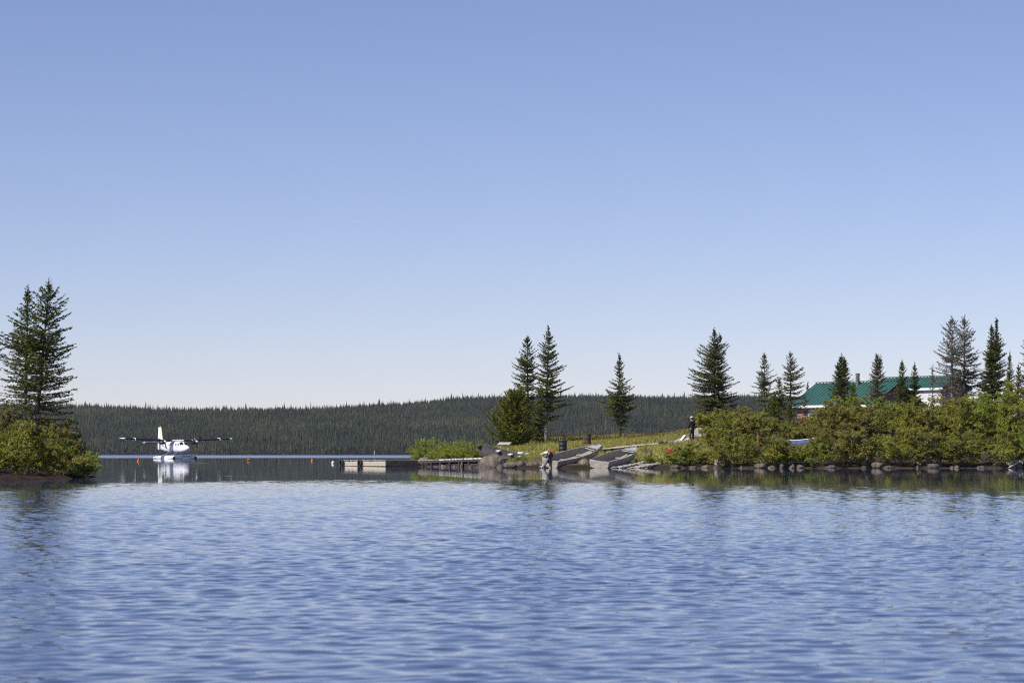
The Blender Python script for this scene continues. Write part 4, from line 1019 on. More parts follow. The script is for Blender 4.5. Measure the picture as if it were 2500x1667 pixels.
# ------------------------------------------------------------------ boats
def skiff(label, stern, bow, L=4.3, beam=1.5, roll=0, inner='alu_in', outer='alu', square_bow=False, seats=3, name='motor_boat', seat_mat='cream', tr=.82, tall=.44):
    """stern, bow: keel-line world points at deck level of transom centre and stem"""
    s = Vector(stern); b = Vector(bow); ux = (b-s).normalized(); uy = Vector((0, 0, 1)).cross(ux).normalized(); uz = ux.cross(uy)
    R = Matrix((ux, uy, uz)).transposed() @ Matrix.Rotation(roll, 3, 'X')
    root = empty(name, s, R.to_euler(), label, 'boat', 'open boats pulled up on the shore')
    N = 22; nc = 8; rings = []; hb = []
    for i in range(N+1):
        t = i/N; x = L*t
        if square_bow: w = beam/2*(tr+(1-tr)*math.sin(min(1, t*1.9)*math.pi/2))*(1-.55*max(0, (t-.5)/.5)**2)
        else: w = beam/2*(tr+(1-tr)*math.sin(min(1, t*2)*math.pi/2))*(1-max(0, (t-.4)/.6)**2.4)
        w = max(w, .012)
        sheer = .10+.32*t**2; keel = -tall+.06+ (.50*max(0, (t-.55)/.45)**2.2) + (0 if not square_bow else .12*max(0, (t-.5)/.5))
        ch = w*(.86-.12*t); kz = keel+.10+.10*t
        half = [(w, sheer), (w*.985, sheer*.55+kz*.45), (w*.95*(1-.02), sheer*.2+kz*.8), (ch, kz), (ch*.5, (kz+keel)/2-.01), (0, keel)]
        pts = [Vector((x, y, z)) for y, z in half]+[Vector((x, -y, z)) for y, z in half[::-1][1:]]
        rings.append(pts); hb.append((x, w, sheer, kz, ch, keel))
    h = MB(); h.loft(rings, caps=False, closed=False)
    hull = h.build('hull', M[outer], root, smooth='auto')
    # inner skin
    h2 = MB(); h2.loft([[Vector((p.x, p.y*.965, p.z+.018 if abs(p.y) < hb[i][1]*.9 else p.z-.004)) for p in r] for i, r in enumerate(rings)], caps=False, closed=False)
    h2.build('inner_hull', M[inner], root, smooth='auto')
    # transom
    r0 = rings[0]; q = MB(); q.loft([[Vector((-.02, p.y, p.z)) for p in r0], [Vector((.02, p.y*.985, p.z)) for p in r0]])
    q.build('transom', M[outer], root)
    if square_bow:
        r1 = rings[-1]; q = MB(); q.loft([[Vector((L-.02, p.y*.98, p.z)) for p in r1], [Vector((L+.02, p.y, p.z)) for p in r1]]); q.build('bow_plate', M[outer], root)
    g = MB()
    for sg in (-1, 1): g.tube([(a[0], sg*a[1], a[2]+.01) for a in hb], .022, 6)
    g.tube([(0, -hb[0][1], hb[0][2]+.01), (0, 0, hb[0][2]-.03), (0, hb[0][1], hb[0][2]+.01)], .022, 6)
    g.build('gunwale', M['alu_rim'] if outer == 'alu' else M[outer], root, smooth=True)
    sr = MB()
    for sg in (-1, 1): sr.tube([(a[0], sg*a[4]*1.02, a[3]) for a in hb[:-2]], .014, 5)
    sr.build('chine_strake', M['alu_rim'] if outer == 'alu' else M[outer], root)
    for k, t in enumerate((.07, .36, .64)[:seats]):
        i = int(t*N); x, w, sh, kz, ch, ke = hb[i]
        st_ = MB(); st_.box((x+.14, 0, sh-.34), (.28, 2*w*.90, .04)); st_.box((x+.14, 0, (sh-.36+ke+.04)/2), (.22, 2*ch*.84, max(.04, sh-.36-ke-.08)))
        bn = st_.build('bench', M[inner], root, bevel=.01)
        MB().box((x+.14, -w*.80, sh-.085), (.32, w*.34, .07)).build('bench_end', M[seat_mat], bn, bevel=.01)
    if not square_bow:
        k_ = int(.86*N); x, w, sh, kz, ch, ke = hb[k_]
        d = MB(); d.add([(x, w*.95, sh), (x, -w*.95, sh), (L*.995, 0, hb[-1][2]-.01), (x, w*.9, sh-.03), (x, -w*.9, sh-.03), (L*.99, 0, hb[-1][2]-.05)], [(0, 1, 2), (5, 4, 3), (0, 3, 4, 1), (1, 4, 5, 2), (2, 5, 3, 0)]); d.build('bow_plate', M['alu_rim'], root)
        MB().tube([(x-.25, -w*.9, hb[k_-1][2]-.05), (x-.2, w*.9, hb[k_-1][2]-.03)], .02, 6).build('brace', M['alu_rim'], root)
    return root, R
b1, R1 = skiff('middle grey aluminium boat with an outboard, bow raised toward the blue drum', W(1343, 1126, 162.0), W(1490, 1097, 165.6), L=4.35, roll=math.radians(11))
b2, R2 = skiff('right-hand grey aluminium boat, broad stern toward the water', W(1463, 1129, 160.9), W(1562, 1105, 165.2), L=4.5, roll=math.radians(6))
b3, R3 = skiff('dark grey square-bowed boat lying behind the big round boulder', W(1264, 1121, 170.5), W(1172, 1106, 173.2), L=3.5, beam=1.3, roll=math.radians(-14), inner='darkboat', outer='darkboat', square_bow=True, seats=3, name='rowing_boat')
def outboard():
    root = empty('outboard_motor', b1.location+R1 @ Vector((-.10, 0, .08)), R1.to_euler(), 'black outboard motor tilted up on the stern of the middle grey boat', 'outboard motor')
    T = Matrix.Rotation(math.radians(36), 4, 'Y')
    c = MB(); rings = []
    for z, sx, sy in ((.10, .15, .11), (.2, .2, .14), (.33, .21, .145), (.43, .17, .12), (.47, .08, .06)):
        rings.append([T @ Vector((sx*math.copysign(abs(math.cos(a))**.6, math.cos(a))-.12, sy*math.copysign(abs(math.sin(a))**.6, math.sin(a)), z)) for a in [2*math.pi*k/16 for k in range(16)]])
    c.loft(rings); c.build('cowling', M['black'], root, smooth='auto')
    MB().tube([T @ Vector((-.12, 0, .1)), T @ Vector((-.12, 0, -.55))], [.08, .05], 8).build('shaft', M['darkgrey'], root)
    MB().tube([T @ Vector((.0, 0, -.6)), T @ Vector((-.08, 0, -.6)), T @ Vector((-.3, 0, -.6))], [.02, .06, .04], 10).build('gearcase', M['silver'], root, smooth=True)
    MB().box(T @ Vector((-.14, 0, -.45)), (.34, .2, .02), rot=T.to_euler()).build('cavitation_plate', M['silver'], root)
    p = MB()
    for k in range(3):
        a = 2.1*k; cc, s = math.cos(a), math.sin(a)
        p.add([T @ Vector((-.34+dx, (r*cc-w*s), -.6+(r*s+w*cc))) for r, w, dx in ((.03, -.03, 0), (.03, .03, .02), (.13, .055, .03), (.14, -.045, -.02))], [(0, 1, 2, 3)])
    p.build('propeller', M['silver'], root)
    MB().box((.0, 0, -.02), (.18, .22, .26)).build('clamp_bracket', M['darkgrey'], root, bevel=.01)
    MB().tube([T @ Vector((.05, 0, .16)), T @ Vector((.45, 0, .22))], .02, 6).build('tiller', M['black'], root)
outboard()

# ------------------------------------------------------------------ drums, table, cans, litter
def drum(label, px, d, base, m_, rust=False):
    z = CAMZ+(HZ-base)/F*d
    root = empty('oil_drum', (X(px, d), d, z), label=label, cat='drum')
    q = MB(); rings = []
    for zz, r in ((0, .285), (.01, .292), (.27, .287), (.285, .298), (.30, .287), (.57, .287), (.585, .298), (.60, .287), (.85, .287), (.865, .294), (.88, .29)):
        rings.append([Vector((r*math.cos(2*math.pi*k/28), r*math.sin(2*math.pi*k/28), zz)) for k in range(28)])
    q.loft(rings, caps=True); q.build('barrel', M[m_], root, smooth='auto')
    MB().tube([(0, 0, .882), (0, 0, .89)], [.26, .26], 24).build('lid', M['offwhite'] if m_ == 'bluedrum' else M['rust'], root)
    MB().tube([(.15, .05, .885), (.15, .05, .91)], [.035, .035], 10).build('bung', M['silver'], root)
drum('dark blue steel drum with a pale lid behind the middle boat', 1374, 196, 1105, 'bluedrum')
drum('rusty brown steel drum farther up the lawn, right of the blue one', 1433.5, 214, 1088, 'rust')
def table():
    d = 196; z = float(gz(X(1230, d), d))
    root = empty('table', (X(1231, d), d, z), (0, 0, math.radians(-14)), 'small weathered wooden table on four thin legs above the dark boat', 'table')
    t = MB()
    for k in range(5): t.box((0, -.32+.16*k, .72+.035*k), (.86, .15, .035), rot=Matrix.Rotation(.2, 3, 'X').to_euler())
    t.build('tabletop', M['oldwood'], root)
    MB().beam((-.36, -.39, .67), (.36, -.39, .67), .03, .09).build('apron', M['darkwood'], root)
    for x in (-.34, .34):
        for y in (-.3, .3): MB().beam((x, y, -.05), (x, y, .76+y*.2), .05, .05, up=Vector((0, 1, 0))).build('leg', M['oldwood'], root)
table()
def jerrycan(label, px, d, base, rot, lie=True, sc=1.0):
    z = CAMZ+(HZ-base)/F*d
    root = empty('fuel_can', (X(px, d), d, z), rot, label, 'fuel can')
    q = MB(); q.box((0, 0, .12*sc), (.46*sc, .30*sc, .24*sc)); q.build('body', M['red'], root, bevel=.03)
    MB().tube([(-.12*sc, 0, .24*sc), (-.10*sc, 0, .30*sc), (.10*sc, 0, .30*sc), (.12*sc, 0, .24*sc)], .018, 6).build('handle', M['red'], root, smooth=True)
    MB().tube([(.18*sc, 0, .24*sc), (.18*sc, 0, .28*sc)], .035, 10).build('cap', M['black'], root)
jerrycan('red plastic fuel can tipped on the grass between right-hand boat and willows', 1633, 170, 1110, (.15, -.22, .3))
jerrycan('red fuel can beside white bags behind the middle boat', 1347, 178, 1109, (0, .1, -.2), sc=.8)
def bag(label, px, d, base, sx, sz, m_, seed, name='plastic_bag', cat='bag'):
    bm = rock_mesh(seed)
    for v in bm.verts: v.co = Vector((v.co.x*sx, v.co.y*sx*.7, (v.co.z+.8)*sz))
    me = bpy.data.meshes.new(name); bm.to_mesh(me); bm.free(); me.materials.append(M[m_])
    o = bpy.data.objects.new(name, me); link(o); o.location = (X(px, d), d, CAMZ+(HZ-base)/F*d); return tag(o, label, cat)
bag('white plastic bag on the grass left of the small red fuel can', 1334, 178, 1108, .20, .10, 'white', 81)
bag('flat white sack left of the other bag behind the middle boat', 1324, 178.3, 1109, .17, .05, 'offwhite', 82)
bag('crumpled pale blue plastic sheet in the grass right of the dark boat', 1272, 176, 1110, .24, .11, 'bluesheet', 83, 'plastic_sheet', 'plastic sheet')
bag('small crumpled blue plastic piece right of the larger blue sheet', 1287, 176.5, 1110, .13, .07, 'bluesheet', 84, 'plastic_sheet', 'plastic sheet')
bag('clear whitish bag lying beside the stern of the dark boat', 1256, 175, 1109, .13, .06, 'white', 85)
# boardwalk
def boardwalk():
    pts = [W(1352, 1105, 190), W(1400, 1102, 190), W(1480, 1095, 191), W(1560, 1086.5, 193), W(1620, 1081.5, 196), W(1668, 1082, 197)]
    root = empty('boardwalk', pts[0], label='narrow weathered plank boardwalk crossing the lawn to the grey pile', cat='boardwalk'); o = pts[0]
    pl = MB(); sl = MB(); ps = MB(); rng = random.Random(5)
    for a, b in zip(pts[:-1], pts[1:]):
        u = (b-a); L = u.length; u.normalize(); n = Vector((-u.y, u.x, 0)).normalized(); s = 0
        if n.y < 0: n = -n
        while s < L-.02:
            w = min(.2, L-s); c = a+u*(s+w/2)-o
            pl.box(c+Vector((0, 0, rng.uniform(-.01, .01))), (w-.02, 1.0, .035), rot=Matrix.Rotation(math.atan2(u.y, u.x)+rng.uniform(-.04, .04), 3, 'Z').to_euler()); s += .2
        for k in (-.38, .38): sl.beam(a+n*k-o-Vector((0, 0, .075)), b+n*k-o-Vector((0, 0, .075)), .06, .11)
        for s in (.3, L-.3):
            for k in (-.38, .38):
                c = a+u*s+n*k-o; ps.beam(c-Vector((0, 0, .13)), c-Vector((0, 0, .45)), .09, .09, up=Vector((0, 1, 0)))
    pl.build('deck', M['oldwood'], root); sl.build('stringer', M['darkwood'], root); ps.build('post', M['oldwood'], root)
boardwalk()
def ladder_ramp(label, a, b, width=.5, rungs=7):
    a = Vector(a); b = Vector(b); root = empty('landing_ladder', a, label=label, cat='ladder', group='wooden landing ladders at the waterline')
    u = (b-a).normalized(); n = Vector((-u.y, u.x, 0)).normalized(); n = n if n.y > 0 else -n
    for k in (0, 1): MB().beam(n*(k*width), b-a+n*(k*width), .07, .07).build('rail', M['oldwood'], root)
    r = MB(); L = (b-a).length
    for i in range(rungs): c = u*(L*(i+.5)/rungs)+Vector((0, 0, .055)); r.beam(c-n*.06, c+n*(width+.06), .1, .04)
    r.build('rung', M['oldwood'], root)
ladder_ramp('left landing ladder rising from the water just right of the right-hand boat', W(1512, 1143, 160.2), W(1586, 1127, 163.6))
ladder_ramp('right landing ladder at the waterline, nearest the low willows', W(1556, 1143.5, 160.4), W(1632, 1128, 163.8))
def plank(label, a, b, w=.16, h=.05, m_='oldwood', name='plank', cat='plank', group=None):
    a = Vector(a); b = Vector(b); q = MB(); q.beam((0, 0, 0), b-a, w, h); o = q.build(name, M[m_], bevel=.008); o.location = a; return tag(o, label, cat, group)
plank('pale loose plank lying across the two landing ladders', W(1553, 1134, 162.2), W(1612, 1131.5, 162.6), m_='cream')
plank('dark wet plank at the water under the landing ladders', W(1530, 1142, 160.9), W(1580, 1142, 161.2), m_='oldwood')

# ------------------------------------------------------------------ grey pile with antlers by the person
def tarp(label, px, d, base, sx, sy, sz, seed, m_='tarp', skew=0):
    rng = np.random.default_rng(seed); n = 26; g = np.linspace(-1, 1, n); A, B = np.meshgrid(g, g)
    r = np.maximum(np.abs(A), np.abs(B)); Z = sz*(1-r**2.2)**.75 if False else sz*np.clip(1-r**1.6, 0, 1)**.7
    Z = Z*(1+.5*(fbm(A*2+5, B*2, seed)-.5)) + .07*(fbm(A*7, B*7, seed+3)-.5)
    V = np.stack([A*sx*(1+.12*(fbm(A*2, B*2+9, seed)-.5))+skew*Z, B*sy, Z], -1).reshape(-1, 3)
    i = np.arange(n-1)[None, :]+np.arange(n-1)[:, None]*n
    o = np_mesh('tarpaulin', V, np.stack([i, i+1, i+n+1, i+n], -1).reshape(-1, 4), M[m_], smooth=True); o.location = (X(px, d), d, CAMZ+(HZ-base)/F*d)
    sm = o.modifiers.new('thick', 'SOLIDIFY'); sm.thickness = .02
    return tag(o, label, 'tarpaulin')
tarp('grey tarpaulin spread over a low heap left of the person', 1664, 196, 1085, .72, .7, .55, 3, skew=.35)
tarp('taller grey tarpaulin stack right of the person, behind the antlers', 1706, 203, 1076, .80, .7, .88, 6)
def antlers():
    p = W(1699, 1062, 199)
    root = empty('antlers', p, label='pale branching antlers lying on the pile right of the person', cat='antlers')
    q = MB(); q.tube([(-.05, 0, 0), (.12, 0, .12), (.26, .02, .30), (.32, .04, .5)], [.028, .026, .022, .01], 7)
    for a, b in (((.12, 0, .12), (.30, -.05, .12)), ((.22, .01, .24), (.1, -.03, .44)), ((.26, .02, .30), (.02, 0, .40)), ((.29, .03, .4), (.42, 0, .52)), ((.24, 0, .28), (.18, .1, .52))): q.tube([a, tuple((Vector(a)+Vector(b))/2+Vector((0, 0, .03))), b], [.018, .015, .006], 6)
    q.build('main_beam', M['bone'], root, smooth=True)
    q = MB(); q.tube([(-.05, 0, 0), (-.2, 0, .02), (-.4, .02, .0), (-.5, .02, .08)], [.028, .024, .018, .008], 7)
    for a, b in (((-.2, 0, .02), (-.24, 0, .16)), ((-.36, 0, 0), (-.42, 0, .14))): q.tube([a, b], [.016, .005], 6)
    q.build('side_beam', M['bone'], root, smooth=True)
antlers()
plank('pale board standing aslant on the grey heap left of the person', W(1661, 1077, 195.4), W(1672, 1062, 195.8), .2, .05, 'offwhite', 'board', 'board')
plank('second pale board lying over the tarpaulin just left of the person', W(1664, 1079, 195.0), W(1684, 1070, 195.2), .22, .05, 'offwhite', 'board', 'board')
plank('light log lying on the grass right of the person', W(1697, 1076, 194), W(1712, 1080, 193.6), .1, .09, 'bone', 'log', 'log')
bag('dark rounded stone-like sack at the end of the boardwalk', 1614, 194, 1083, .20, .11, 'darkgrey', 86, 'sack', 'sack')
bag('olive sack right of the dark one at the boardwalk end', 1624, 194.4, 1082, .17, .14, 'net', 87, 'sack', 'sack')
plank('tilted olive board resting on the boardwalk end', W(1628, 1081, 194.5), W(1644, 1076, 194.8), .3, .04, 'net', 'board', 'board')
def crate(label, px, d, base, size, m_, rz=0.2):
    root = empty('crate', (X(px, d), d, CAMZ+(HZ-base)/F*d), (0, 0, rz), label, 'crate'); sx, sy, sz = size
    for k in range(3):
        q = MB(); z = sz*(k+.5)/3
        q.beam((-sx/2, -sy/2, z), (sx/2, -sy/2, z), .03, sz/3-.03); q.beam((-sx/2, sy/2, z), (sx/2, sy/2, z), .03, sz/3-.03)
        q.beam((-sx/2, -sy/2+.02, z), (-sx/2, sy/2-.02, z), .03, sz/3-.03); q.beam((sx/2, -sy/2+.02, z), (sx/2, sy/2-.02, z), .03, sz/3-.03)
        q.build('slat', m_, root)
    MB().box((0, 0, .02), (sx-.05, sy-.05, .03)).build('bottom', m_, root)
M['rustwood'] = mat('orange_brown_wood', (.30, .13, .06), (.14, .06, .03), .85, 6)
crate('orange-brown wooden crate under the grey tarpaulin right of the person', 1708, 198, 1078, (.95, .6, .36), M['rustwood'])
# rusty post, white slat, blue-white boat among the willows
def post():
    p = W(1851, 1078, 176); root = empty('post', p, label='rusty orange post standing among the willows', cat='post')
    q = MB(); q.tube([(0, 0, -.6), (.01, 0, 0), (0, 0, .52)], [.085, .085, .08], 10); q.build('shaft', M['rustwood'], root)
    MB().tube([(0, 0, .52), (0, 0, .60)], [.11, .11], 12).build('cap', M['rust'], root)
post()
plank('short white board glimpsed through the willows left of the rusty post', W(1785, 1074, 176), W(1800, 1073, 176), .12, .06, 'white', 'board', 'board')
b4, R4 = skiff('blue-hulled boat with a white rim half hidden in the willows below the cabin', W(1934, 1080, 171.5), W(1996, 1085, 170), L=1.9 if False else 2.2, beam=1.0, roll=math.radians(-4), inner='navy', outer='navy', seats=2, name='dinghy', tall=.38)
for c in b4.children:
    if c.name.startswith('gunwale'): c.data.materials[0] = M['white']
# driftwood at the right edge
def driftwood():
    p = W(2474, 1141, 160.4); root = empty('driftwood', p, label='pale bare driftwood branches at the waterline by the right frame edge', cat='driftwood')
    q = MB(); q.tube([(-.3, 0, -.03), (0, .1, .12), (.4, .2, .35), (.8, .2, .5)], [.05, .05, .04, .02], 7); q.build('bole', M['bone'], root, smooth=True)
    t = MB(); rng = random.Random(2)
    for i in range(10):
        a = Vector((rng.uniform(-.2, .6), rng.uniform(0, .2), rng.uniform(.02, .35))); t.tube([a, a+Vector((rng.uniform(-.4, .1), 0, rng.uniform(.02, .15))), a+Vector((rng.uniform(-.6, .25), 0, rng.uniform(.05, .4)))], [.018, .014, .005], 5)
    t.build('branch', M['bone'], root)
driftwood()
q = MB(); q.tube([(0, 0, 0), (.5, 0, .33), (1.1, .1, .55), (1.8, .1, .66)], [.07, .08, .07, .05], 8); lg = q.build('dead_log', M['greybark'], smooth=True); lg.location = W(2463, 1024, 183)
tag(lg, 'grey dead log leaning out of the willows at the right frame edge', 'log')

# ------------------------------------------------------------------ cabins
def cabin(label, corner, ang, L, run, rise, ground, wall, rib=.30, over=.45, windows=(), fascia='white', name='cabin', chimney=None, cladding=None):
    """corner: left end of the front eave; ang: heading of the eave in plan"""
    c = Vector(corner); e = Vector((math.cos(ang), math.sin(ang), 0)); n = Vector((-math.sin(ang), math.cos(ang), 0))
    root = empty(name, (c.x, c.y, ground), (0, 0, ang), label, 'cabin'); ez = c.z-ground; D = 2*run
    w = MB()   # walls; local x along eave, y to the back
    x0, x1, y0, y1, zt = over, L-over, over, D-over, ez-.12
    slope = rise/run
    w.add([(x0, y0, -.3), (x1, y0, -.3), (x1, y1, -.3), (x0, y1, -.3), (x0, y0, zt+over*slope), (x1, y0, zt+over*slope), (x1, y1, zt+over*slope), (x0, y1, zt+over*slope), (x0, run, zt+rise-.03), (x1, run, zt+rise-.03)],
          [(0, 1, 5, 4), (2, 3, 7, 6), (1, 2, 6, 9, 5), (3, 0, 4, 8, 7)])
    w.build('wall', M[wall], root)
    r = MB(); t = .07
    for sg in (0, 1):
        yA, yB = (0, run) if sg == 0 else (D, run)
        r.add([(0, yA, ez), (L, yA, ez), (L, yB, ez+rise), (0, yB, ez+rise), (0, yA, ez-t), (L, yA, ez-t), (L, yB, ez+rise-t), (0, yB, ez+rise-t)],
              [(0, 1, 2, 3), (7, 6, 5, 4), (0, 4, 5, 1), (1, 5, 6, 2), (3, 7, 4, 0)])
    rf = r.build('roof', M['roof'], root)
    rb = MB(); x = .06
    while x < L:
        for sg in (0, 1):
            yA, yB = (0, run) if sg == 0 else (D, run)
            rb.beam((x, yA, ez+.022), (x, yB, ez+rise+.022), .06, .055)
        x += rib
    rb.build('seam', M['roof'], rf)
    MB().beam((0, run, ez+rise+.085), (L, run, ez+rise+.085), .26, .06).build('ridge_cap', M['roof'], rf)
    f = MB(); f.beam((-.01, -.02, ez-.12), (L+.01, -.02, ez-.12), .035, .22); f.beam((-.01, D+.02, ez-.12), (L+.01, D+.02, ez-.12), .035, .22); f.build('fascia', M[fascia], root)
    bg = MB()
    for x in (-.02, L+.02):
        bg.beam((x, 0, ez-.14), (x, run, ez+rise-.14), .035, .20); bg.beam((x, D, ez-.14), (x, run, ez+rise-.14), .035, .20)
    bg.build('bargeboard', M['darkwood'], root)
    for (xa, xb, za, zb) in windows:
        fr = MB(); y = y0-.02; tt = .07
        fr.beam((xa, y, zb), (xb, y, zb), .05, tt); fr.beam((xa, y, za), (xb, y, za), .05, tt)
        fr.beam((xa, y, za+.03), (xa, y, zb-.03), .05, tt, up=Vector((1, 0, 0))); fr.beam((xb, y, za+.03), (xb, y, zb-.03), .05, tt, up=Vector((1, 0, 0)))
        fr.beam((xa+.03, y, (za+zb)/2), (xb-.03, y, (za+zb)/2), .03, .04)
        wf = fr.build('window', M['white'], root)
        MB().box(((xa+xb)/2, y0-.012, (za+zb)/2), (xb-xa-.04, .01, zb-za-.04)).build('pane', M['glass2'], wf)
    if cladding:
        q = MB(); q.box(((cladding[0]+cladding[1])/2, y0-.03, (zt+.4)/2), (cladding[1]-cladding[0], .03, zt-.5)); q.build('white_cladding', M['whitewall'], root)
    if chimney:
        x, h, rr = chimney
        ch = MB(); ch.tube([(x, run-.4, ez+rise-.5), (x, run-.4, ez+rise+h)], [rr, rr], 14); ch.tube([(x, run-.4, ez+rise+h), (x, run-.4, ez+rise+h+.06)], [rr*1.12, rr*1.12], 14)
        co = ch.build('chimney', M['chim'], rf, smooth='auto')
        MB().tube([(x+.08, run-.4, ez+rise+h*.75), (x+.9, run-.2, ez+rise+.05)], .012, 5).build('guy_wire', M['silver'], co)
    return root
M['glass2'] = glassmat('window_glass', (.16, .19, .24))
cabin('brown-walled cabin with a green ribbed metal roof and bright white eave', W(1929, 990, 262), math.radians(-50), 10.4, 3.45, 2.1, 2.5, 'siding',
      rib=.42, windows=[(2.0, 3.45, 1.05, 2.35), (5.2, 6.2, 1.0, 2.2)], chimney=(5.6, .75, .19))
cabin('rear cabin with a green metal roof and bright white front panel behind the spruces', W(2120, 950, 288), math.radians(-50), 9.9, 2.2, 1.15, 3.4, 'siding', rib=.42, over=.3, cladding=(5.4, 9.4))

# ------------------------------------------------------------------ person
def skin_obj(name, verts, edges, radii, m_, parent, root=0, sub=2):
    me = bpy.data.meshes.new(name); me.from_pydata(verts, edges, []); me.materials.append(m_)
    o = bpy.data.objects.new(name, me); link(o, parent)
    o.modifiers.new('skin', 'SKIN').use_smooth_shade = True
    sv = me.skin_vertices[0].data if len(me.skin_vertices) else None
    if sv is None:
        bpy.context.view_layer.objects.active = o; sv = me.skin_vertices[0].data
    for i, r in enumerate(radii):
        rr = r if hasattr(r, '__len__') else (r, r); sv[i].radius = rr; sv[i].use_root = (i == root)
    ss_ = o.modifiers.new('sub', 'SUBSURF'); ss_.levels = sub; ss_.render_levels = sub
    return o
def person():
    d = 195; z = CAMZ+(HZ-1079)/F*d
    root = empty('person', (X(1689, d), d, z), (0, 0, math.radians(35)), 'person in a pale cap and dark clothes standing by the grey tarpaulin pile', 'person')
    # local: +Y is the way the person faces (away), X to the person's right
    V = [(0, 0, .93), (0, .01, 1.08), (0, .01, 1.28), (0, 0, 1.42), (0, .015, 1.50), (0, .03, 1.57), (0, .03, 1.66), (0, .02, 1.74)]
    R = [(.15, .11), (.14, .10), (.16, .11), (.12, .085), (.055, .055), (.07, .085), (.078, .098), (.045, .055)]
    E = [(0, 1), (1, 2), (2, 3), (3, 4), (4, 5), (5, 6), (6, 7)]
    for s in (-1, 1):
        b = len(V); fwd = .10 if s < 0 else .0
        V += [(s*.17, 0, 1.40), (s*.215, .0+fwd*.3, 1.12), (s*.22, .07+fwd, .89), (s*.215, .10+fwd, .80)]
        R += [.062, .048, .034, (.020, .038)]; E += [(3, b), (b, b+1), (b+1, b+2), (b+2, b+3)]
        for k, (dx, L) in enumerate(((-.028, .075), (-.010, .088), (.010, .082), (.027, .062))):
            c = len(V); V += [(s*.215+.006*s, .10+fwd+dx, .77), (s*.208, .11+fwd+dx, .77-L*.55), (s*.198, .12+fwd+dx, .77-L)]; R += [.0085, .0078, .006]; E += [(b+3, c), (c, c+1), (c+1, c+2)]
        c = len(V); V += [(s*.205, .145+fwd, .815), (s*.195, .165+fwd, .775)]; R += [.0095, .008]; E += [(b+3, c), (c, c+1)]
        g = len(V); V += [(s*.095, 0, .86), (s*.115, .015, .49), (s*.12, -.01, .09), (s*.125, .05, .04), (s*.135, .15, .03)]
        R += [.088, .058, .042, .042, .032]; E += [(0, g), (g, g+1), (g+1, g+2), (g+2, g+3), (g+3, g+4)]
    skin_obj('body', V, E, R, M['skin'], root)
    # nose and ears
    MB().tube([(0, .13, 1.645), (0, .148, 1.615), (0, .135, 1.60)], [.010, .014, .010], 6).build('nose', M['skin'], root, smooth=True)
    for s in (-1, 1): MB().tube([(s*.082, .02, 1.60), (s*.094, .01, 1.63), (s*.084, .01, 1.665)], [.012, .018, .01], 6).build('ear', M['skin'], root, smooth=True)
    JV = [(0, 0, .86), (0, .005, 1.06), (0, .005, 1.28), (0, 0, 1.43), (0, .01, 1.485)]; JR = [(.185, .135), (.175, .13), (.195, .14), (.15, .105), (.075, .07)]; JE = [(0, 1), (1, 2), (2, 3), (3, 4)]
    for s in (-1, 1):
        b = len(JV); fwd = .10 if s < 0 else 0; JV += [(s*.18, 0, 1.395), (s*.222, fwd*.3, 1.12), (s*.222, .065+fwd, .91)]; JR += [.08, .066, .05]; JE += [(3, b), (b, b+1), (b+1, b+2)]
    skin_obj('jacket', JV, JE, JR, M['jacket'], root)
    TV = [(0, 0, .96), (0, 0, .88)]; TR = [(.165, .12), (.17, .125)]; TE = [(0, 1)]
    for s in (-1, 1):
        b = len(TV); TV += [(s*.098, 0, .80), (s*.116, .015, .49), (s*.122, -.005, .10)]; TR += [.105, .078, .068]; TE += [(1, b), (b, b+1), (b+1, b+2)]
    skin_obj('trousers', TV, TE, TR, M['trousers'], root)
    for s in (-1, 1):
        q = MB(); q.tube([(s*.125, -.07, .045), (s*.125, .0, .055), (s*.13, .1, .045), (s*.14, .2, .035)], [.045, .055, .05, .032], 10); q.tube([(s*.122, -.01, .05), (s*.122, -.01, .16)], [.055, .055], 10); q.build('boot', M['black'], root, smooth=True)
    c = MB(); rings = []
    for zz, r in ((1.665, .108), (1.70, .107), (1.74, .092), (1.765, .06), (1.775, .015)): rings.append([Vector((r*.92*math.cos(2*math.pi*k/16), .025+r*1.08*math.sin(2*math.pi*k/16), zz)) for k in range(16)])
    c.loft(rings); cp = c.build('cap', M['cap'], root, smooth=True)
    MB().box((0, .165, 1.672), (.14, .10, .012)).build('peak', M['cap'], cp, bevel=.004)
    h = MB(); rings = []
    for zz, r in ((1.56, .075), (1.60, .092), (1.64, .098), (1.668, .10)): rings.append([Vector((r*.9*math.cos(a), .012+r*1.0*math.sin(a), zz)) for a in [math.pi+math.pi*k/12 for k in range(13)]])
    h.loft(rings, caps=False, closed=False); h.build('hair', M['darkgrey'], root, smooth=True)
person()

# ------------------------------------------------------------------ buoys and markers on the water
def buoy_pole(label, px, d, h, lean, m_='orange'):
    root = empty('marker_buoy', (X(px, d), d, 0), (0, lean, 0), label, 'buoy', 'orange markers on the calm water')
    MB().tube([(0, 0, -.2), (0, 0, h*.35), (0, 0, h)], [.05, .05, .035], 8).build('pole', M[m_], root)
    MB().tube([(0, 0, -.1), (0, 0, 0), (0, 0, .14), (0, 0, .18)], [.05, .12, .11, .04], 12).build('float_collar', M[m_], root, smooth=True)
buoy_pole('tallest orange marker leaning right on the calm water left of the floatplane', 337, 310, .52, .35)
buoy_pole('small upright orange marker between the floatplane and the dock', 762, 330, .38, 0)
def fallen_buoy():
    root = empty('marker_buoy', (X(607, 330), 330, .1), (0, 0, .1), 'orange marker lying flat on the calm water right of the floatplane', 'buoy', 'orange markers on the calm water')
    MB().tube([(-.2, 0, .02), (0, 0, .06), (.22, 0, .04)], [.05, .09, .05], 10).build('float_collar', M['orange'], root, smooth=True)
    MB().tube([(.15, 0, -.05), (-.12, .02, -.08)], [.04, .04], 8).build('pole', M['orange'], root)
fallen_buoy()
bm = rock_mesh(91)
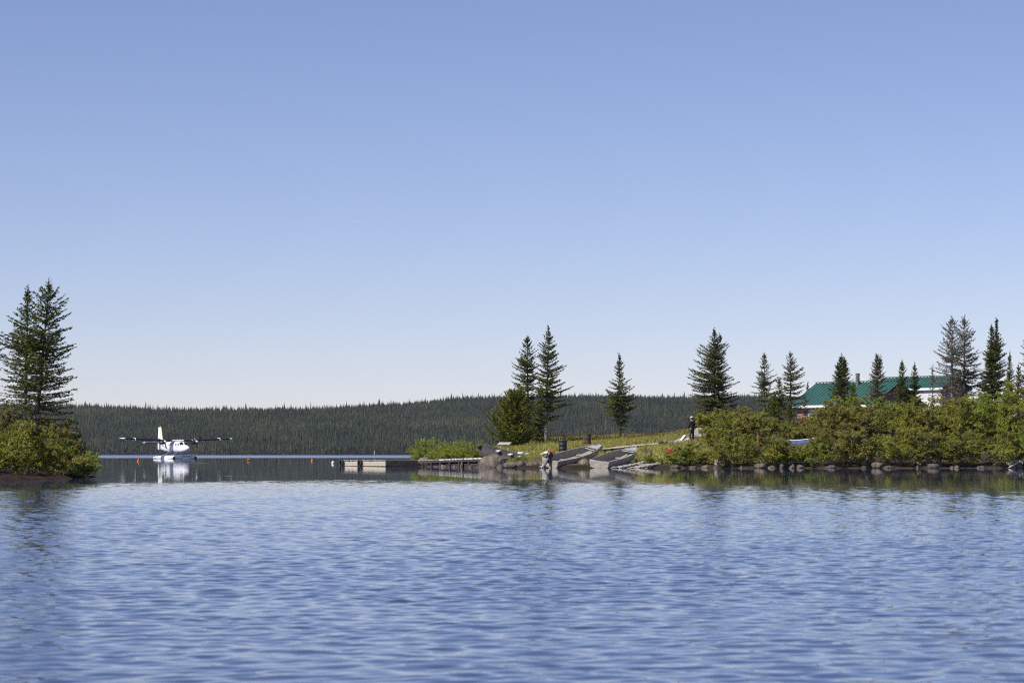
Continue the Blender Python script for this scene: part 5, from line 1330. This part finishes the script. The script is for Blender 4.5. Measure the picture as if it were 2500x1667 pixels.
for v in bm.verts: v.co = Vector((v.co.x*.13, v.co.y*.12, v.co.z*.14))
me = bpy.data.meshes.new('buoy'); bm.to_mesh(me); bm.free(); me.materials.append(M['offwhite'])
o = bpy.data.objects.new('jug_float', me); link(o); o.location = (X(813, 235), 235, .07); tag(o, 'white plastic jug floating left of the beige dock', 'buoy')
MB().tube([(0, 0, .10), (0, 0, .19)], [.05, .03], 8).build('neck', M['offwhite'], o)
# pale post on the far shore
q = MB(); q.tube([(0, 0, -.5), (0, 0, 3.4)], [.3, .22], 7); o = q.build('far_post', M['offwhite']); o.location = (X(914, 2316), 2316, 0); o.name = 'shore_post'; tag(o, 'slim pale post on the far shore above the dock', 'post')
# short condensation trail of a distant aircraft
a = W(806, 528, 7000); b = W(892, 546, 7000)
n = 12; q = MB(); q.tube([a.lerp(b, i/n) + Vector((0, 0, math.sin(i*.5)*.35)) for i in range(n+1)], [.1+.95*(i/n)**1.3*(1 if i < n-1 else (.7 if i < n else .05)) for i in range(n+1)], 8)
M['trail'] = mat('vapour', (.95, .96, .98), (.9, .92, .95), 1, .05)
_nt = M['trail'].node_tree; _tr = _nt.nodes.new('ShaderNodeBsdfTransparent'); _mx = _nt.nodes.new('ShaderNodeMixShader'); _mx.inputs[0].default_value = .35
_nt.links.new(_tr.outputs[0], _mx.inputs[1]); _nt.links.new(_nt.nodes['Principled BSDF'].outputs[0], _mx.inputs[2]); _nt.links.new(_mx.outputs[0], _nt.nodes['Material Output'].inputs[0])
o = q.build('vapour_trail', M['trail'], smooth=True); tag(o, 'thin white vapour trail high in the sky', 'vapour trail')

# ------------------------------------------------------------------ haze
def haze():
    q = MB(); q.box((0, 1650, 36), (9200, 5950, 78)); m = bpy.data.materials.new('haze'); m.use_nodes = True; nt = m.node_tree; nt.nodes.clear()
    out = nt.nodes.new('ShaderNodeOutputMaterial'); v = nt.nodes.new('ShaderNodeVolumePrincipled')
    v.inputs['Color'].default_value = (.80, .88, 1.0, 1); v.inputs['Density'].default_value = 3.2e-5; v.inputs['Anisotropy'].default_value = .2
    nt.links.new(v.outputs[0], out.inputs['Volume'])
    o = q.build('haze', m); tag(o, kind='stuff')
haze()
